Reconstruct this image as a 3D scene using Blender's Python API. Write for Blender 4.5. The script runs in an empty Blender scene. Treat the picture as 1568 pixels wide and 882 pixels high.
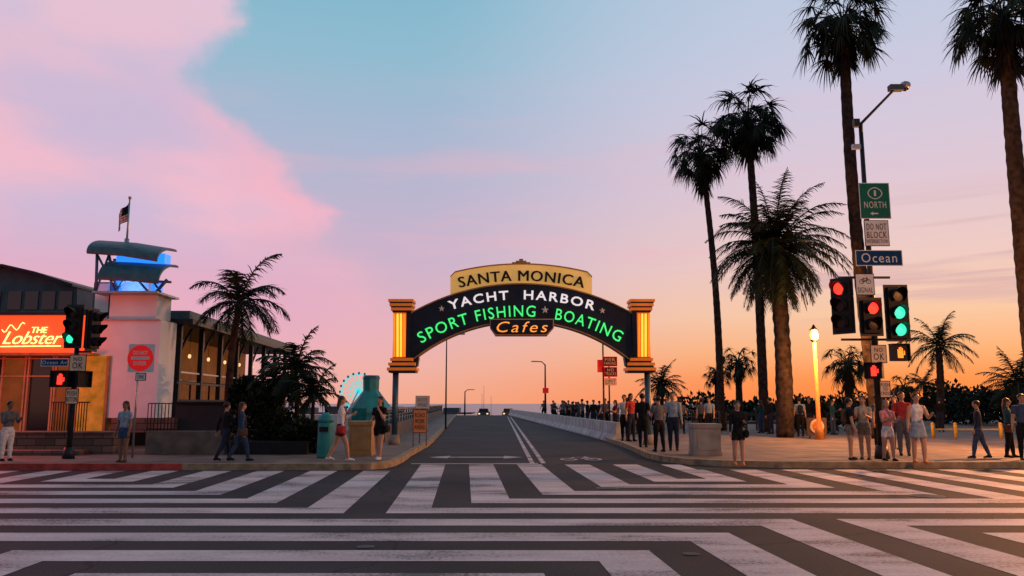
import bpy, math, random
from math import sin, cos, pi, radians, atan2, sqrt
from mathutils import Vector, Matrix
from mathutils.bvhtree import BVHTree
random.seed(7)
try:
    _src = open(__file__).read()
    if len(_src) > 5000:
        with open('/tmp/base_v3.py', 'w') as _f: _f.write(_src)
except Exception as ex:
    pass
sc = bpy.context.scene
sc.view_settings.view_transform = 'Standard'
sc.view_settings.look = 'None'
sc.view_settings.exposure = 0

# ---------------- camera (phone, 28 mm equiv, eye height, tilted up) ----------
H = 1.6
T = math.atan(177 / 1219.6)
cam = bpy.data.cameras.new("camera"); cam.lens = 28; cam.sensor_width = 36
cam.clip_end = 60000; cam.clip_start = 0.05
camo = bpy.data.objects.new("camera", cam); sc.collection.objects.link(camo)
camo.location = (0, 0, H); camo.rotation_euler = (pi / 2 + T, 0, 0)
sc.camera = camo

# survey helpers: photo measurement -> world metres (on ground plane / at known distance)
def ray(px, py):
    dx = (px - 784) / 1219.6; dv = (441 - py) / 1219.6
    return Vector((dx, cos(T) - dv * sin(T), sin(T) + dv * cos(T)))
def G(px, py, z=0.0):
    r = ray(px, py); t = (z - H) / r.z
    return Vector((0, 0, H)) + r * t
def D(px, py, d):
    r = ray(px, py)
    return Vector((0, 0, H)) + r * (d / r.y)
SL = 0.0584                      # street runs 3.3 deg left of straight ahead
def SX(xp, d): return xp - SL * d

def S(r, g, b, a=1.0):
    f = lambda c: (c / 255 / 12.92) if c / 255 <= 0.04045 else ((c / 255 + 0.055) / 1.055) ** 2.4
    return (f(r), f(g), f(b), a)

# ---------------- materials ----------------
M = {}
def mat(name, col, rough=0.7, var=0.25, scale=6.0, bump=0.15, metal=0.0, emit=None, es=0.0, spec=0.3, detail=5):
    m = bpy.data.materials.new(name); m.use_nodes = True
    nt = m.node_tree; p = nt.nodes['Principled BSDF']
    p.inputs['Roughness'].default_value = rough
    p.inputs['Metallic'].default_value = metal
    p.inputs['Specular IOR Level'].default_value = spec
    tc = nt.nodes.new('ShaderNodeTexCoord')
    n = nt.nodes.new('ShaderNodeTexNoise'); n.inputs['Scale'].default_value = scale
    n.inputs['Detail'].default_value = detail
    nt.links.new(tc.outputs['Object'], n.inputs['Vector'])
    r = nt.nodes.new('ShaderNodeValToRGB')
    r.color_ramp.elements[0].position = 0.3; r.color_ramp.elements[1].position = 0.7
    c = col
    r.color_ramp.elements[0].color = (c[0] * (1 - var), c[1] * (1 - var), c[2] * (1 - var), 1)
    r.color_ramp.elements[1].color = (min(1, c[0] * (1 + var)), min(1, c[1] * (1 + var)), min(1, c[2] * (1 + var)), 1)
    nt.links.new(n.outputs['Fac'], r.inputs['Fac'])
    nt.links.new(r.outputs['Color'], p.inputs['Base Color'])
    if bump > 0:
        b = nt.nodes.new('ShaderNodeBump'); b.inputs['Strength'].default_value = bump
        b.inputs['Distance'].default_value = 0.02
        nt.links.new(n.outputs['Fac'], b.inputs['Height']); nt.links.new(b.outputs['Normal'], p.inputs['Normal'])
    if emit:
        p.inputs['Emission Color'].default_value = emit
        p.inputs['Emission Strength'].default_value = es
        if name not in ('redpanel', 'blueglow', 'ylwneon'):
            try: m.cycles.emission_sampling = 'NONE'
            except Exception: pass
    M[name] = m
    return m

mat('ground', (0.12, 0.10, 0.08), 0.9, scale=0.8)
mat('concrete', (0.26, 0.24, 0.22), 0.85, 0.25, 3)
mat('darkconcrete', (0.13, 0.105, 0.09), 0.85, 0.35, 2.5)
mat('barrier', (0.40, 0.42, 0.43), 0.85, 0.3, 2.0)
mat('kerb', (0.28, 0.21, 0.13), 0.8, 0.4, 5)
mat('kerbred', (0.42, 0.05, 0.04), 0.7, 0.35, 5)
mat('white', (0.74, 0.78, 0.82), 0.7, 0.08, 1.2)
mat('offwhite', (0.6, 0.57, 0.52), 0.7, 0.1, 2)
mat('navy', (0.009, 0.015, 0.032), 0.45, 0.2, 3, spec=.2)
mat('black', (0.010, 0.010, 0.012), 0.5, 0.3, 8, spec=.2)
mat('darkmetal', (0.02, 0.023, 0.028), 0.45, 0.3, 8, metal=0.2)
mat('steel', (0.35, 0.37, 0.4), 0.4, 0.15, 8, metal=0.8)
mat('bluesteel', (0.05, 0.11, 0.16), 0.4, 0.2, 5, metal=0.3)
mat('tealroof', (0.045, 0.12, 0.15), 0.5, 0.25, 4, metal=0.1)
mat('greywall', (0.075, 0.095, 0.115), 0.7, 0.25, 2)
mat('darkwall', (0.025, 0.025, 0.03), 0.7, 0.3, 2)
mat('tan', (0.5, 0.33, 0.18), 0.6, 0.15, 3)
mat('brass', (0.35, 0.2, 0.08), 0.5, 0.2, 5)
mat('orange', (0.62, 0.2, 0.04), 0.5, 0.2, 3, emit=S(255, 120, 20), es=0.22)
mat('ylwneon', (0.8, 0.5, 0.1), 0.4, 0.1, 3, emit=S(255, 190, 60), es=1.3)
mat('orgneon', (0.8, 0.3, 0.05), 0.4, 0.1, 3, emit=S(255, 125, 25), es=0.9)
mat('greenneon', (0.1, 0.5, 0.25), 0.4, 0.0, 3, emit=S(50, 240, 115), es=1.0)
mat('whiteneon', (0.6, 0.6, 0.6), 0.4, 0.0, 3, emit=S(240, 235, 240), es=0.7)
mat('cafeneon', (0.8, 0.4, 0.1), 0.4, 0.0, 3, emit=S(255, 150, 60), es=1.0)
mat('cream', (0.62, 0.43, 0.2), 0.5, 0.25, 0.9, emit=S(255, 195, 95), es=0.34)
mat('wood', (0.10, 0.06, 0.035), 0.7, 0.3, 6)
mat('teal', (0.02, 0.25, 0.26), 0.5, 0.2, 3)
mat('signgreen', (0.005, 0.12, 0.085), 0.55, 0.08, 3, spec=.12)
mat('signblue', (0.003, 0.045, 0.14), 0.6, 0.08, 3, spec=.08)
mat('signwhite', (0.6, 0.6, 0.6), 0.5, 0.08, 4)
mat('signred', (0.55, 0.02, 0.02), 0.5, 0.08, 4, emit=S(230, 20, 15), es=0.4)
mat('signorange', (0.70, 0.25, 0.10), 0.5, 0.1, 4)
mat('signyel', (0.68, 0.50, 0.36), 0.5, 0.1, 4)
mat('lensoff', (0.03, 0.012, 0.01), 0.3, 0.1, 6)
mat('Lred', (0.5, 0, 0), 0.4, 0.0, emit=(1.0, 0.035, 0.02, 1), es=2.2)
mat('Lgreen', (0, 0.4, 0.3), 0.4, 0.0, emit=S(60, 250, 190), es=1.25)
mat('Lorange', (0.5, 0.2, 0), 0.4, 0.0, emit=(1.0, 0.14, 0.02, 1), es=2.5)
mat('lamp', (0.8, 0.5, 0.2), 0.4, 0.0, emit=(1.0, 0.30, 0.06, 1), es=2.6)
mat('lampw', (0.8, 0.8, 0.6), 0.4, 0.0, emit=(1.0, 0.6, 0.25, 1), es=1.2)
mat('cyan', (0.1, 0.5, 0.5), 0.4, 0.0, emit=S(40, 220, 225), es=0.9)
mat('blueglow', (0.03, 0.14, 0.5), 0.4, 0.1, 2, emit=S(35, 125, 255), es=1.5)
mat('redpanel', (0.5, 0.08, 0.03), 0.5, 0.35, 0.7, emit=S(255, 80, 36), es=0.95)  # emission stands in for the neon's light falling on the panel
mat('neonpink', (0.9, 0.5, 0.3), 0.4, 0.0, emit=S(255, 215, 120), es=2.4)
mat('interior', (0.12, 0.06, 0.03), 0.7, 0.8, 1.3, emit=S(235, 130, 50), es=0.11)
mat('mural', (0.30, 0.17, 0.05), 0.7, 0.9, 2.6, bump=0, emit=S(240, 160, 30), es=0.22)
mat('glass', (0.02, 0.025, 0.03), 0.08, 0.1, 2, bump=0, spec=0.8)
mat('leaf', (0.019, 0.029, 0.015), 0.6, 0.5, 0.9, bump=0, detail=2, spec=.15)
mat('leafdark', (0.009, 0.014, 0.010), 0.6, 0.4, 0.9, bump=0, detail=2, spec=.1)
mat('leafdead', (0.028, 0.019, 0.015), 0.8, 0.4, 1.5, bump=0, spec=.1)
mat('trunk', (0.038, 0.027, 0.023), 0.9, 0.6, 5, bump=0.8, spec=.1)
mat('seamat', (0.10, 0.12, 0.17), 0.25, 0.2, 0.02, bump=0.2)
mat('lamplitpost', (0.5, 0.2, 0.05), 0.6, 0.2, 5)  # lantern's orange light on its post is put into the base colour
mat('yellowpost', (0.6, 0.36, 0.05), 0.6, 0.2, 5)
mat('skin', (0.42, 0.24, 0.16), 0.55, 0.08, 9, bump=0)
mat('skin2', (0.20, 0.11, 0.07), 0.55, 0.08, 9, bump=0)
mat('hair', (0.012, 0.009, 0.008), 0.5, 0.3, 20)
mat('hairbrown', (0.05, 0.026, 0.016), 0.5, 0.3, 20)
mat('hairblond', (0.24, 0.15, 0.07), 0.5, 0.3, 20)
for k, c in dict(cwhite=(.62, .6, .6), cblack=(.010, .010, .012), cnavy=(.016, .022, .045), cgrey=(.10, .105, .12),
                 cdenim=(.04, .065, .12), cred=(.38, .04, .04), cpink=(.55, .2, .22), ckhaki=(.20, .15, .11), clblue=(.22, .29, .36),
                 cteal=(.02, .07, .085), ccream=(.42, .34, .26), cbrown=(.10, .05, .03), corange=(.6, .2, .05), cburg=(.10, .015, .025)).items():
    mat(k, c, 0.85, 0.25, 12, bump=0.3, spec=.15)

def asphalt():
    m = bpy.data.materials.new('asphalt'); m.use_nodes = True; nt = m.node_tree; p = nt.nodes['Principled BSDF']
    N = nt.nodes.new; L = nt.links.new
    tc = N('ShaderNodeTexCoord')
    a = N('ShaderNodeTexNoise'); a.inputs['Scale'].default_value = 0.35; a.inputs['Detail'].default_value = 8
    b = N('ShaderNodeTexNoise'); b.inputs['Scale'].default_value = 45; b.inputs['Detail'].default_value = 3
    L(tc.outputs['Object'], a.inputs[0]); L(tc.outputs['Object'], b.inputs[0])
    r = N('ShaderNodeValToRGB'); r.color_ramp.elements[0].position = .3; r.color_ramp.elements[1].position = .72
    r.color_ramp.elements[0].color = (.017, .0175, .020, 1); r.color_ramp.elements[1].color = (.046, .042, .043, 1)
    L(a.outputs[0], r.inputs[0])
    r2 = N('ShaderNodeValToRGB'); r2.color_ramp.elements[0].position = .35; r2.color_ramp.elements[1].position = .75
    r2.color_ramp.elements[0].color = (.7, .7, .7, 1); r2.color_ramp.elements[1].color = (1.8, 1.8, 1.8, 1)
    L(b.outputs[0], r2.inputs[0])
    mx = N('ShaderNodeMix'); mx.data_type = 'RGBA'; mx.blend_type = 'MULTIPLY'; mx.inputs[0].default_value = 1
    L(r.outputs[0], mx.inputs[6]); L(r2.outputs[0], mx.inputs[7])
    v = N('ShaderNodeTexVoronoi'); v.feature = 'DISTANCE_TO_EDGE'; v.inputs['Scale'].default_value = 0.22
    add = N('ShaderNodeVectorMath'); add.operation = 'MULTIPLY_ADD'
    L(a.outputs['Color'], add.inputs[0]); add.inputs[1].default_value = (2.5, 2.5, 0); L(tc.outputs['Object'], add.inputs[2])
    L(add.outputs[0], v.inputs['Vector'])
    mr = N('ShaderNodeMapRange'); mr.inputs[1].default_value = 0; mr.inputs[2].default_value = .006; mr.inputs[3].default_value = .45; mr.inputs[4].default_value = 1
    L(v.outputs['Distance'], mr.inputs[0])
    m2 = N('ShaderNodeMix'); m2.data_type = 'RGBA'; m2.blend_type = 'MULTIPLY'; m2.inputs[0].default_value = 1
    L(mx.outputs[2], m2.inputs[6]); L(mr.outputs[0], m2.inputs[7])
    L(m2.outputs[2], p.inputs['Base Color'])
    p.inputs['Roughness'].default_value = .8; p.inputs['Specular IOR Level'].default_value = .15
    bp = N('ShaderNodeBump'); bp.inputs['Strength'].default_value = .4; bp.inputs['Distance'].default_value = .01
    L(b.outputs[0], bp.inputs['Height']); L(bp.outputs[0], p.inputs['Normal'])
    M['asphalt'] = m
asphalt()
def paint(name, col):
    m = bpy.data.materials.new(name); m.use_nodes = True; nt = m.node_tree; p = nt.nodes['Principled BSDF']
    N = nt.nodes.new; L = nt.links.new
    tc = N('ShaderNodeTexCoord')
    a = N('ShaderNodeTexNoise'); a.inputs['Scale'].default_value = 0.8; a.inputs['Detail'].default_value = 9; a.inputs['Roughness'].default_value = .62
    mp = N('ShaderNodeMapping'); mp.inputs['Scale'].default_value = (0.5, 1.4, 1)
    L(tc.outputs['Object'], mp.inputs[0]); L(mp.outputs[0], a.inputs[0])
    b = N('ShaderNodeTexNoise'); b.inputs['Scale'].default_value = 22; b.inputs['Detail'].default_value = 6; b.inputs['Roughness'].default_value = .7
    L(tc.outputs['Object'], b.inputs[0])
    ad = N('ShaderNodeMath'); ad.operation = 'MULTIPLY_ADD'; ad.inputs[1].default_value = .6
    L(b.outputs[0], ad.inputs[0]); L(a.outputs[0], ad.inputs[2])
    r = N('ShaderNodeValToRGB'); e = r.color_ramp.elements
    e[0].position = .65; e[0].color = (.07, .066, .068, 1)
    e[1].position = .76; e[1].color = (col[0] * .66, col[1] * .64, col[2] * .66, 1)
    x = e.new(.98); x.color = (*col, 1)
    L(ad.outputs[0], r.inputs[0]); L(r.outputs[0], p.inputs['Base Color'])
    p.inputs['Roughness'].default_value = .7
    M[name] = m
paint('paint', (.62, .53, .525)); paint('painty', (.6, .42, .08))
def slabs():
    m = bpy.data.materials.new('pavement'); m.use_nodes = True; nt = m.node_tree; p = nt.nodes['Principled BSDF']
    N = nt.nodes.new; L = nt.links.new
    tc = N('ShaderNodeTexCoord'); br = N('ShaderNodeTexBrick'); br.inputs['Scale'].default_value = 1
    br.offset = 0; br.inputs['Brick Width'].default_value = 1.5; br.inputs['Row Height'].default_value = 1.5
    br.inputs['Mortar Size'].default_value = .012; br.inputs['Mortar'].default_value = (.05, .045, .04, 1)
    br.inputs['Color1'].default_value = (.15, .115, .095, 1); br.inputs['Color2'].default_value = (.20, .15, .12, 1)
    L(tc.outputs['Object'], br.inputs[0])
    a = N('ShaderNodeTexNoise'); a.inputs['Scale'].default_value = 1.3; a.inputs['Detail'].default_value = 8
    L(tc.outputs['Object'], a.inputs[0])
    r = N('ShaderNodeValToRGB'); r.color_ramp.elements[0].position = .3; r.color_ramp.elements[1].position = .7
    r.color_ramp.elements[0].color = (.45, .45, .45, 1); r.color_ramp.elements[1].color = (1.15, 1.15, 1.15, 1)
    L(a.outputs[0], r.inputs[0])
    mx = N('ShaderNodeMix'); mx.data_type = 'RGBA'; mx.blend_type = 'MULTIPLY'; mx.inputs[0].default_value = 1
    L(br.outputs[0], mx.inputs[6]); L(r.outputs[0], mx.inputs[7]); L(mx.outputs[2], p.inputs['Base Color'])
    p.inputs['Roughness'].default_value = .8
    M['pavement'] = m
slabs()
def stone():
    m = bpy.data.materials.new('stone'); m.use_nodes = True; nt = m.node_tree; p = nt.nodes['Principled BSDF']
    N = nt.nodes.new; L = nt.links.new
    tc = N('ShaderNodeTexCoord'); mp = N('ShaderNodeMapping'); mp.inputs['Rotation'].default_value = (pi / 2, 0, 0)
    L(tc.outputs['Object'], mp.inputs[0])
    br = N('ShaderNodeTexBrick'); br.inputs['Scale'].default_value = 1
    br.inputs['Brick Width'].default_value = .55; br.inputs['Row Height'].default_value = .2; br.inputs['Mortar Size'].default_value = .015
    br.inputs['Mortar'].default_value = (.03, .028, .026, 1)
    br.inputs['Color1'].default_value = (.20, .11, .085, 1); br.inputs['Color2'].default_value = (.08, .055, .05, 1)
    L(mp.outputs[0], br.inputs[0]); L(br.outputs[0], p.inputs['Base Color']); p.inputs['Roughness'].default_value = .85
    M['stone'] = m
stone()

# ---------------- mesh builder ----------------
TXT = {}
def get_text(body, off=0.02, space=1.0, shear=0.0, ext=0.0):
    key = (body, off, space, shear, ext)
    if key in TXT: return TXT[key]
    cu = bpy.data.curves.new('t', 'FONT'); cu.body = body; cu.offset = off; cu.space_character = space; cu.shear = shear
    cu.resolution_u = 3; cu.size = 1; cu.extrude = ext
    ob = bpy.data.objects.new('t', cu); sc.collection.objects.link(ob)
    dg = bpy.context.evaluated_depsgraph_get(); me = ob.evaluated_get(dg).to_mesh()
    vs = [v.co.copy() for v in me.vertices]; fs = [tuple(p.vertices) for p in me.polygons]
    ob.evaluated_get(dg).to_mesh_clear()
    bpy.data.objects.remove(ob); bpy.data.curves.remove(cu)
    x0 = min(v.x for v in vs); x1 = max(v.x for v in vs); y0 = min(v.y for v in vs); y1 = max(v.y for v in vs)
    vs = [((v.x - x0) / (x1 - x0), (v.y - y0) / (y1 - y0), v.z) for v in vs]
    TXT[key] = (vs, fs, (x1 - x0) / (y1 - y0))
    return TXT[key]

class B:
    def __init__(s):
        s.v = []; s.f = []; s.mi = []; s.mats = []; s.m = Matrix.Identity(4); s.sm = []
    def mid(s, k):
        if k not in s.mats: s.mats.append(k)
        return s.mats.index(k)
    def add(s, vs, fs, k, smooth=False):
        o = len(s.v); i = s.mid(k)
        for v in vs: s.v.append(s.m @ Vector(v))
        for f in fs: s.f.append(tuple(a + o for a in f)); s.mi.append(i); s.sm.append(smooth)
    def box(s, a, b, k):
        x0, y0, z0 = a; x1, y1, z1 = b
        x0, x1 = min(x0, x1), max(x0, x1); y0, y1 = min(y0, y1), max(y0, y1); z0, z1 = min(z0, z1), max(z0, z1)
        s.add([(x0, y0, z0), (x1, y0, z0), (x1, y1, z0), (x0, y1, z0), (x0, y0, z1), (x1, y0, z1), (x1, y1, z1), (x0, y1, z1)],
              [(3, 2, 1, 0), (4, 5, 6, 7), (0, 1, 5, 4), (1, 2, 6, 5), (2, 3, 7, 6), (3, 0, 4, 7)], k)
    def tube(s, pts, rad, k, n=8, cap=True, smooth=True, rnd=False, ref=None):
        pts = [Vector(p) for p in pts]; vs = []; fs = []
        P = list(pts); R = [(r if isinstance(r, tuple) else (r, r)) for r in rad]
        if rnd:
            d0 = (P[0] - P[1]).normalized(); d1 = (P[-1] - P[-2]).normalized()
            a0 = R[0]; a1 = R[-1]; m0 = min(a0); m1 = min(a1)
            P = [P[0] + d0 * m0 * .85] + P + [P[-1] + d1 * m1 * .85]
            R = [(a0[0] * .45, a0[1] * .45)] + R + [(a1[0] * .45, a1[1] * .45)]
        for i, p in enumerate(P):
            if i == 0: t = P[1] - P[0]
            elif i == len(P) - 1: t = P[-1] - P[-2]
            else: t = (P[i + 1] - P[i]).normalized() + (P[i] - P[i - 1]).normalized()
            t = t.normalized()
            u = Vector(ref) if ref else (Vector((1, 0, 0)) if abs(t.x) < .8 else Vector((0, 1, 0)))
            u = (u - t * u.dot(t)).normalized(); w = t.cross(u)
            for j in range(n):
                a = 2 * pi * j / n
                vs.append(p + u * cos(a) * R[i][0] + w * sin(a) * R[i][1])
        for i in range(len(P) - 1):
            for j in range(n):
                fs.append((i * n + j, i * n + (j + 1) % n, (i + 1) * n + (j + 1) % n, (i + 1) * n + j))
        s.add(vs, fs, k, smooth)
        if cap:
            o = len(s.v) - len(vs); i = s.mid(k)
            s.f.append(tuple(o + j for j in reversed(range(n)))); s.mi.append(i); s.sm.append(False)
            s.f.append(tuple(o + (len(P) - 1) * n + j for j in range(n))); s.mi.append(i); s.sm.append(False)
    def ell(s, c, r, k, n=10, m=7):
        vs = []; fs = []
        for i in range(m + 1):
            ph = pi * i / m
            sr = sin(max(ph, .02) if i < m else pi - .02)
            for j in range(n):
                a = 2 * pi * j / n
                vs.append((c[0] + r[0] * sr * cos(a), c[1] + r[1] * sr * sin(a), c[2] - r[2] * cos(ph)))
        for i in range(m):
            for j in range(n):
                fs.append((i * n + j, i * n + (j + 1) % n, (i + 1) * n + (j + 1) % n, (i + 1) * n + j))
        fs.append(tuple(reversed(range(n)))); fs.append(tuple(m * n + j for j in range(n)))
        s.add(vs, fs, k, True)
    def prism(s, poly, y0, y1, k):      # poly: (x,z) list, extruded along y
        n = len(poly)
        ar = sum(poly[i][0] * poly[(i + 1) % n][1] - poly[(i + 1) % n][0] * poly[i][1] for i in range(n))
        if ar < 0: poly = poly[::-1]
        vs = [(x, y0, z) for x, z in poly] + [(x, y1, z) for x, z in poly]
        fs = [tuple(range(n)), tuple(reversed(range(n, 2 * n)))] + [(i, i + n, (i + 1) % n + n, (i + 1) % n) for i in range(n)]
        s.add(vs, fs, k)
    def strip(s, top, bot, y0, y1, k):
        for i in range(len(top) - 1):
            s.prism([bot[i], bot[i + 1], top[i + 1], top[i]], y0, y1, k)
    def text(s, body, x0, x1, z0, z1, y, k, off=.02, space=1.0, shear=0.0, th=0.012):
        vs, fs, _ = get_text(body, off, space, shear, 0.5)
        s.add([(x0 + (x1 - x0) * a, y - th * c, z0 + (z1 - z0) * b) for a, b, c in vs], fs, k)
    def done(s, name, smooth_all=False, bevel=0, origin=None):
        me = bpy.data.meshes.new(name)
        o = Vector(origin) if origin else Vector((0, 0, 0))
        me.from_pydata([tuple(v - o) for v in s.v], [], s.f); me.update()
        for k in s.mats: me.materials.append(M[k])
        me.polygons.foreach_set('material_index', s.mi)
        me.polygons.foreach_set('use_smooth', s.sm)
        ob = bpy.data.objects.new(name, me); ob.location = o; sc.collection.objects.link(ob)
        if bevel:
            md = ob.modifiers.new('bevel', 'BEVEL'); md.width = bevel; md.segments = 2; md.limit_method = 'ANGLE'
        return ob

# ---------------- world ----------------
def world():
    w = bpy.data.worlds.new("World"); sc.world = w; w.use_nodes = True; nt = w.node_tree; nt.nodes.clear()
    N = nt.nodes.new; L = nt.links.new
    def math_(op, a, b=None, c=None, clamp=False):
        n = N('ShaderNodeMath'); n.operation = op; n.use_clamp = clamp
        for i, x in enumerate((a, b, c)):
            if x is None: continue
            if isinstance(x, (int, float)): n.inputs[i].default_value = x
            else: L(x, n.inputs[i])
        return n.outputs[0]
    def ramp(fac, els, interp='LINEAR'):
        r = N('ShaderNodeValToRGB'); r.color_ramp.interpolation = interp
        e = r.color_ramp.elements
        while len(e) < len(els): e.new(.5)
        for i, (p, c) in enumerate(els): e[i].position = p
        for i, (p, c) in enumerate(els): e[i].color = c
        L(fac, r.inputs[0]); return r.outputs[0]
    def mix(f, a, b):
        m = N('ShaderNodeMix'); m.data_type = 'RGBA'
        if isinstance(f, (int, float)): m.inputs[0].default_value = f
        else: L(f, m.inputs[0])
        L(a, m.inputs[6]) if not isinstance(a, tuple) else setattr(m.inputs[6], 'default_value', a)
        L(b, m.inputs[7]) if not isinstance(b, tuple) else setattr(m.inputs[7], 'default_value', b)
        return m.outputs[2]
    def mr(x, a, b, c, d, t='SMOOTHSTEP'):
        m = N('ShaderNodeMapRange'); m.interpolation_type = t; L(x, m.inputs[0])
        for i, q in enumerate((a, b, c, d)): m.inputs[i + 1].default_value = q
        return m.outputs[0]
    tc = N('ShaderNodeTexCoord'); sp = N('ShaderNodeSeparateXYZ'); L(tc.outputs['Generated'], sp.inputs[0])
    x, y, z = sp.outputs
    el = math_('MULTIPLY', math_('ARCSINE', z), 57.2958)
    az = math_('MULTIPLY', math_('ARCTAN2', x, y), 57.2958)
    f = math_('DIVIDE', el, 90)
    e = lambda d: d / 90
    left = ramp(f, [(0, S(244, 168, 132)), (e(2.7), S(238, 178, 164)), (e(5.5), S(226, 178, 186)), (e(10), S(204, 178, 202)),
                    (e(15), S(186, 181, 207)), (e(19.4), S(168, 184, 209)), (e(24), S(146, 187, 208)), (e(29), S(130, 183, 205)), (1, S(84, 126, 162))])
    right = ramp(f, [(0, S(255, 132, 62)), (e(1.6), S(254, 148, 80)), (e(3.5), S(251, 178, 122)), (e(6), S(248, 200, 164)), (e(9.5), S(238, 202, 194)),
                     (e(15), S(222, 199, 213)), (e(21.5), S(204, 202, 224)), (e(29), S(184, 202, 224)), (1, S(84, 126, 162))])
    hd = math_('SQRT', math_('ADD', math_('MULTIPLY', x, x), math_('MULTIPLY', y, y)))
    dot = math_('DIVIDE', math_('ADD', math_('MULTIPLY', x, sin(radians(36))), math_('MULTIPLY', y, cos(radians(36)))), hd)
    fr = mr(dot, .72, .99, 0, 1)
    base = mix(fr, left, right)
    mp = N('ShaderNodeMapping'); L(tc.outputs['Generated'], mp.inputs[0]); mp.inputs['Scale'].default_value = (1.5, 1.5, 11)
    ns = N('ShaderNodeTexNoise'); ns.inputs['Scale'].default_value = 2.6; ns.inputs['Detail'].default_value = 4; L(mp.outputs[0], ns.inputs[0])
    st = mr(ns.outputs[0], .5, .75, 0, .38)
    st = math_('MULTIPLY', st, mr(el, 3, 9, 0, 1)); st = math_('MULTIPLY', st, mr(el, 14, 24, 1, .05))
    base = mix(st, base, S(240, 180, 192))
    mp3 = N('ShaderNodeMapping'); L(tc.outputs['Generated'], mp3.inputs[0]); mp3.inputs['Scale'].default_value = (1.2, 1.2, 26); mp3.inputs['Location'].default_value = (3.1, 0, 1.7)
    n3 = N('ShaderNodeTexNoise'); n3.inputs['Scale'].default_value = 2.2; n3.inputs['Detail'].default_value = 4; L(mp3.outputs[0], n3.inputs[0])
    s3 = math_('MULTIPLY', mr(n3.outputs[0], .50, .64, 0, .6), math_('MULTIPLY', mr(az, 12, 24, 0, 1), math_('MULTIPLY', mr(el, 4, 8, 0, 1), mr(el, 10, 15, 1, 0))))
    base = mix(s3, base, S(205, 165, 175))
    n1 = N('ShaderNodeTexNoise'); n1.inputs['Scale'].default_value = 7; n1.inputs['Detail'].default_value = 6; n1.inputs['Roughness'].default_value = .6
    L(tc.outputs['Generated'], n1.inputs[0])
    g = lambda a: ((a + 40) / 40,) * 3 + (1,)
    edges = [(0, -8), (4, -8), (7, -10), (9.5, -11.5), (11, -13.5), (12.3, -12.2), (13.4, -11.8), (14.6, -14.8), (16.3, -16), (18, -18.2),
             (20.3, -22), (21.8, -22.8), (24, -20.2), (25.3, -19.3), (28.2, -20.6), (35, -26)]
    ed = ramp(math_('DIVIDE', el, 35), [(a / 35, g(b)) for a, b in edges])
    edge = math_('SUBTRACT', math_('MULTIPLY', ed, 40), 40)
    dd = math_('ADD', math_('SUBTRACT', edge, az), math_('MULTIPLY', math_('SUBTRACT', n1.outputs[0], .5), 9))
    hard = mr(dd, -.6, 2.0, 0, 1); soft = mr(dd, -4, 8, 0, 1)
    hs = mr(el, 10, 13.5, 0, 1)
    cm = N('ShaderNodeMix'); L(hs, cm.inputs[0]); L(soft, cm.inputs[2]); L(hard, cm.inputs[3])
    cmask = math_('MULTIPLY', cm.outputs[0], mr(el, 1, 8, .3, .88))
    n2 = N('ShaderNodeTexNoise'); n2.inputs['Scale'].default_value = 3.4; n2.inputs['Detail'].default_value = 5
    mp2 = N('ShaderNodeMapping'); L(tc.outputs['Generated'], mp2.inputs[0]); mp2.inputs['Scale'].default_value = (1, 1, 2.6); L(mp2.outputs[0], n2.inputs[0])
    ccol = mix(mr(n2.outputs[0], .40, .62, 0, 1), S(208, 186, 214), S(244, 188, 204))
    ccol = mix(mr(el, 7, 13, .6, 0), ccol, S(240, 164, 184))
    rim = math_('MULTIPLY', mr(dd, 0, 7, .75, 0), mr(el, 24, 14, 0, 1))
    ccol = mix(rim, ccol, S(248, 178, 196))
    ccol = mix(mr(el, 18, 30, 0, .6), ccol, S(224, 204, 224))
    azl = mr(az, -75, -95, 1, 0)
    cmask = math_('MULTIPLY', cmask, azl)
    base = mix(cmask, base, ccol)
    bk = mr(y, -.2, .5, .58, 1)
    bm = N('ShaderNodeMix'); bm.data_type = 'RGBA'; bm.blend_type = 'MULTIPLY'; bm.inputs[0].default_value = 1
    L(base, bm.inputs[6]); cmb = N('ShaderNodeCombineXYZ'); [L(bk, cmb.inputs[i]) for i in range(3)]; L(cmb.outputs[0], bm.inputs[7])
    b1 = N('ShaderNodeBackground'); L(bm.outputs[2], b1.inputs[0]); b1.inputs[1].default_value = 1.0
    sky = N('ShaderNodeTexSky'); sky.sky_type = 'NISHITA'; sky.sun_disc = False
    sky.sun_elevation = radians(1.5); sky.sun_rotation = radians(35)
    b2 = N('ShaderNodeBackground'); L(sky.outputs[0], b2.inputs[0]); b2.inputs[1].default_value = 0.002
    ad = N('ShaderNodeAddShader'); L(b1.outputs[0], ad.inputs[0]); L(b2.outputs[0], ad.inputs[1])
    o = N('ShaderNodeOutputWorld'); L(ad.outputs[0], o.inputs[0])
world()
sun = bpy.data.lights.new('sun', 'SUN'); sun.energy = 0.3; sun.angle = radians(12); sun.color = (1, .5, .28)
so = bpy.data.objects.new('sun', sun); sc.collection.objects.link(so)
sd = -Vector((sin(radians(35)) * cos(radians(3)), cos(radians(35)) * cos(radians(3)), sin(radians(3))))
so.rotation_euler = sd.to_track_quat('-Z', 'Y').to_euler()
def point(name, loc, e, col, r=.15):
    l = bpy.data.lights.new(name, 'POINT'); l.energy = e; l.color = col; l.shadow_soft_size = r
    o = bpy.data.objects.new(name, l); o.location = loc; sc.collection.objects.link(o); return o

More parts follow.
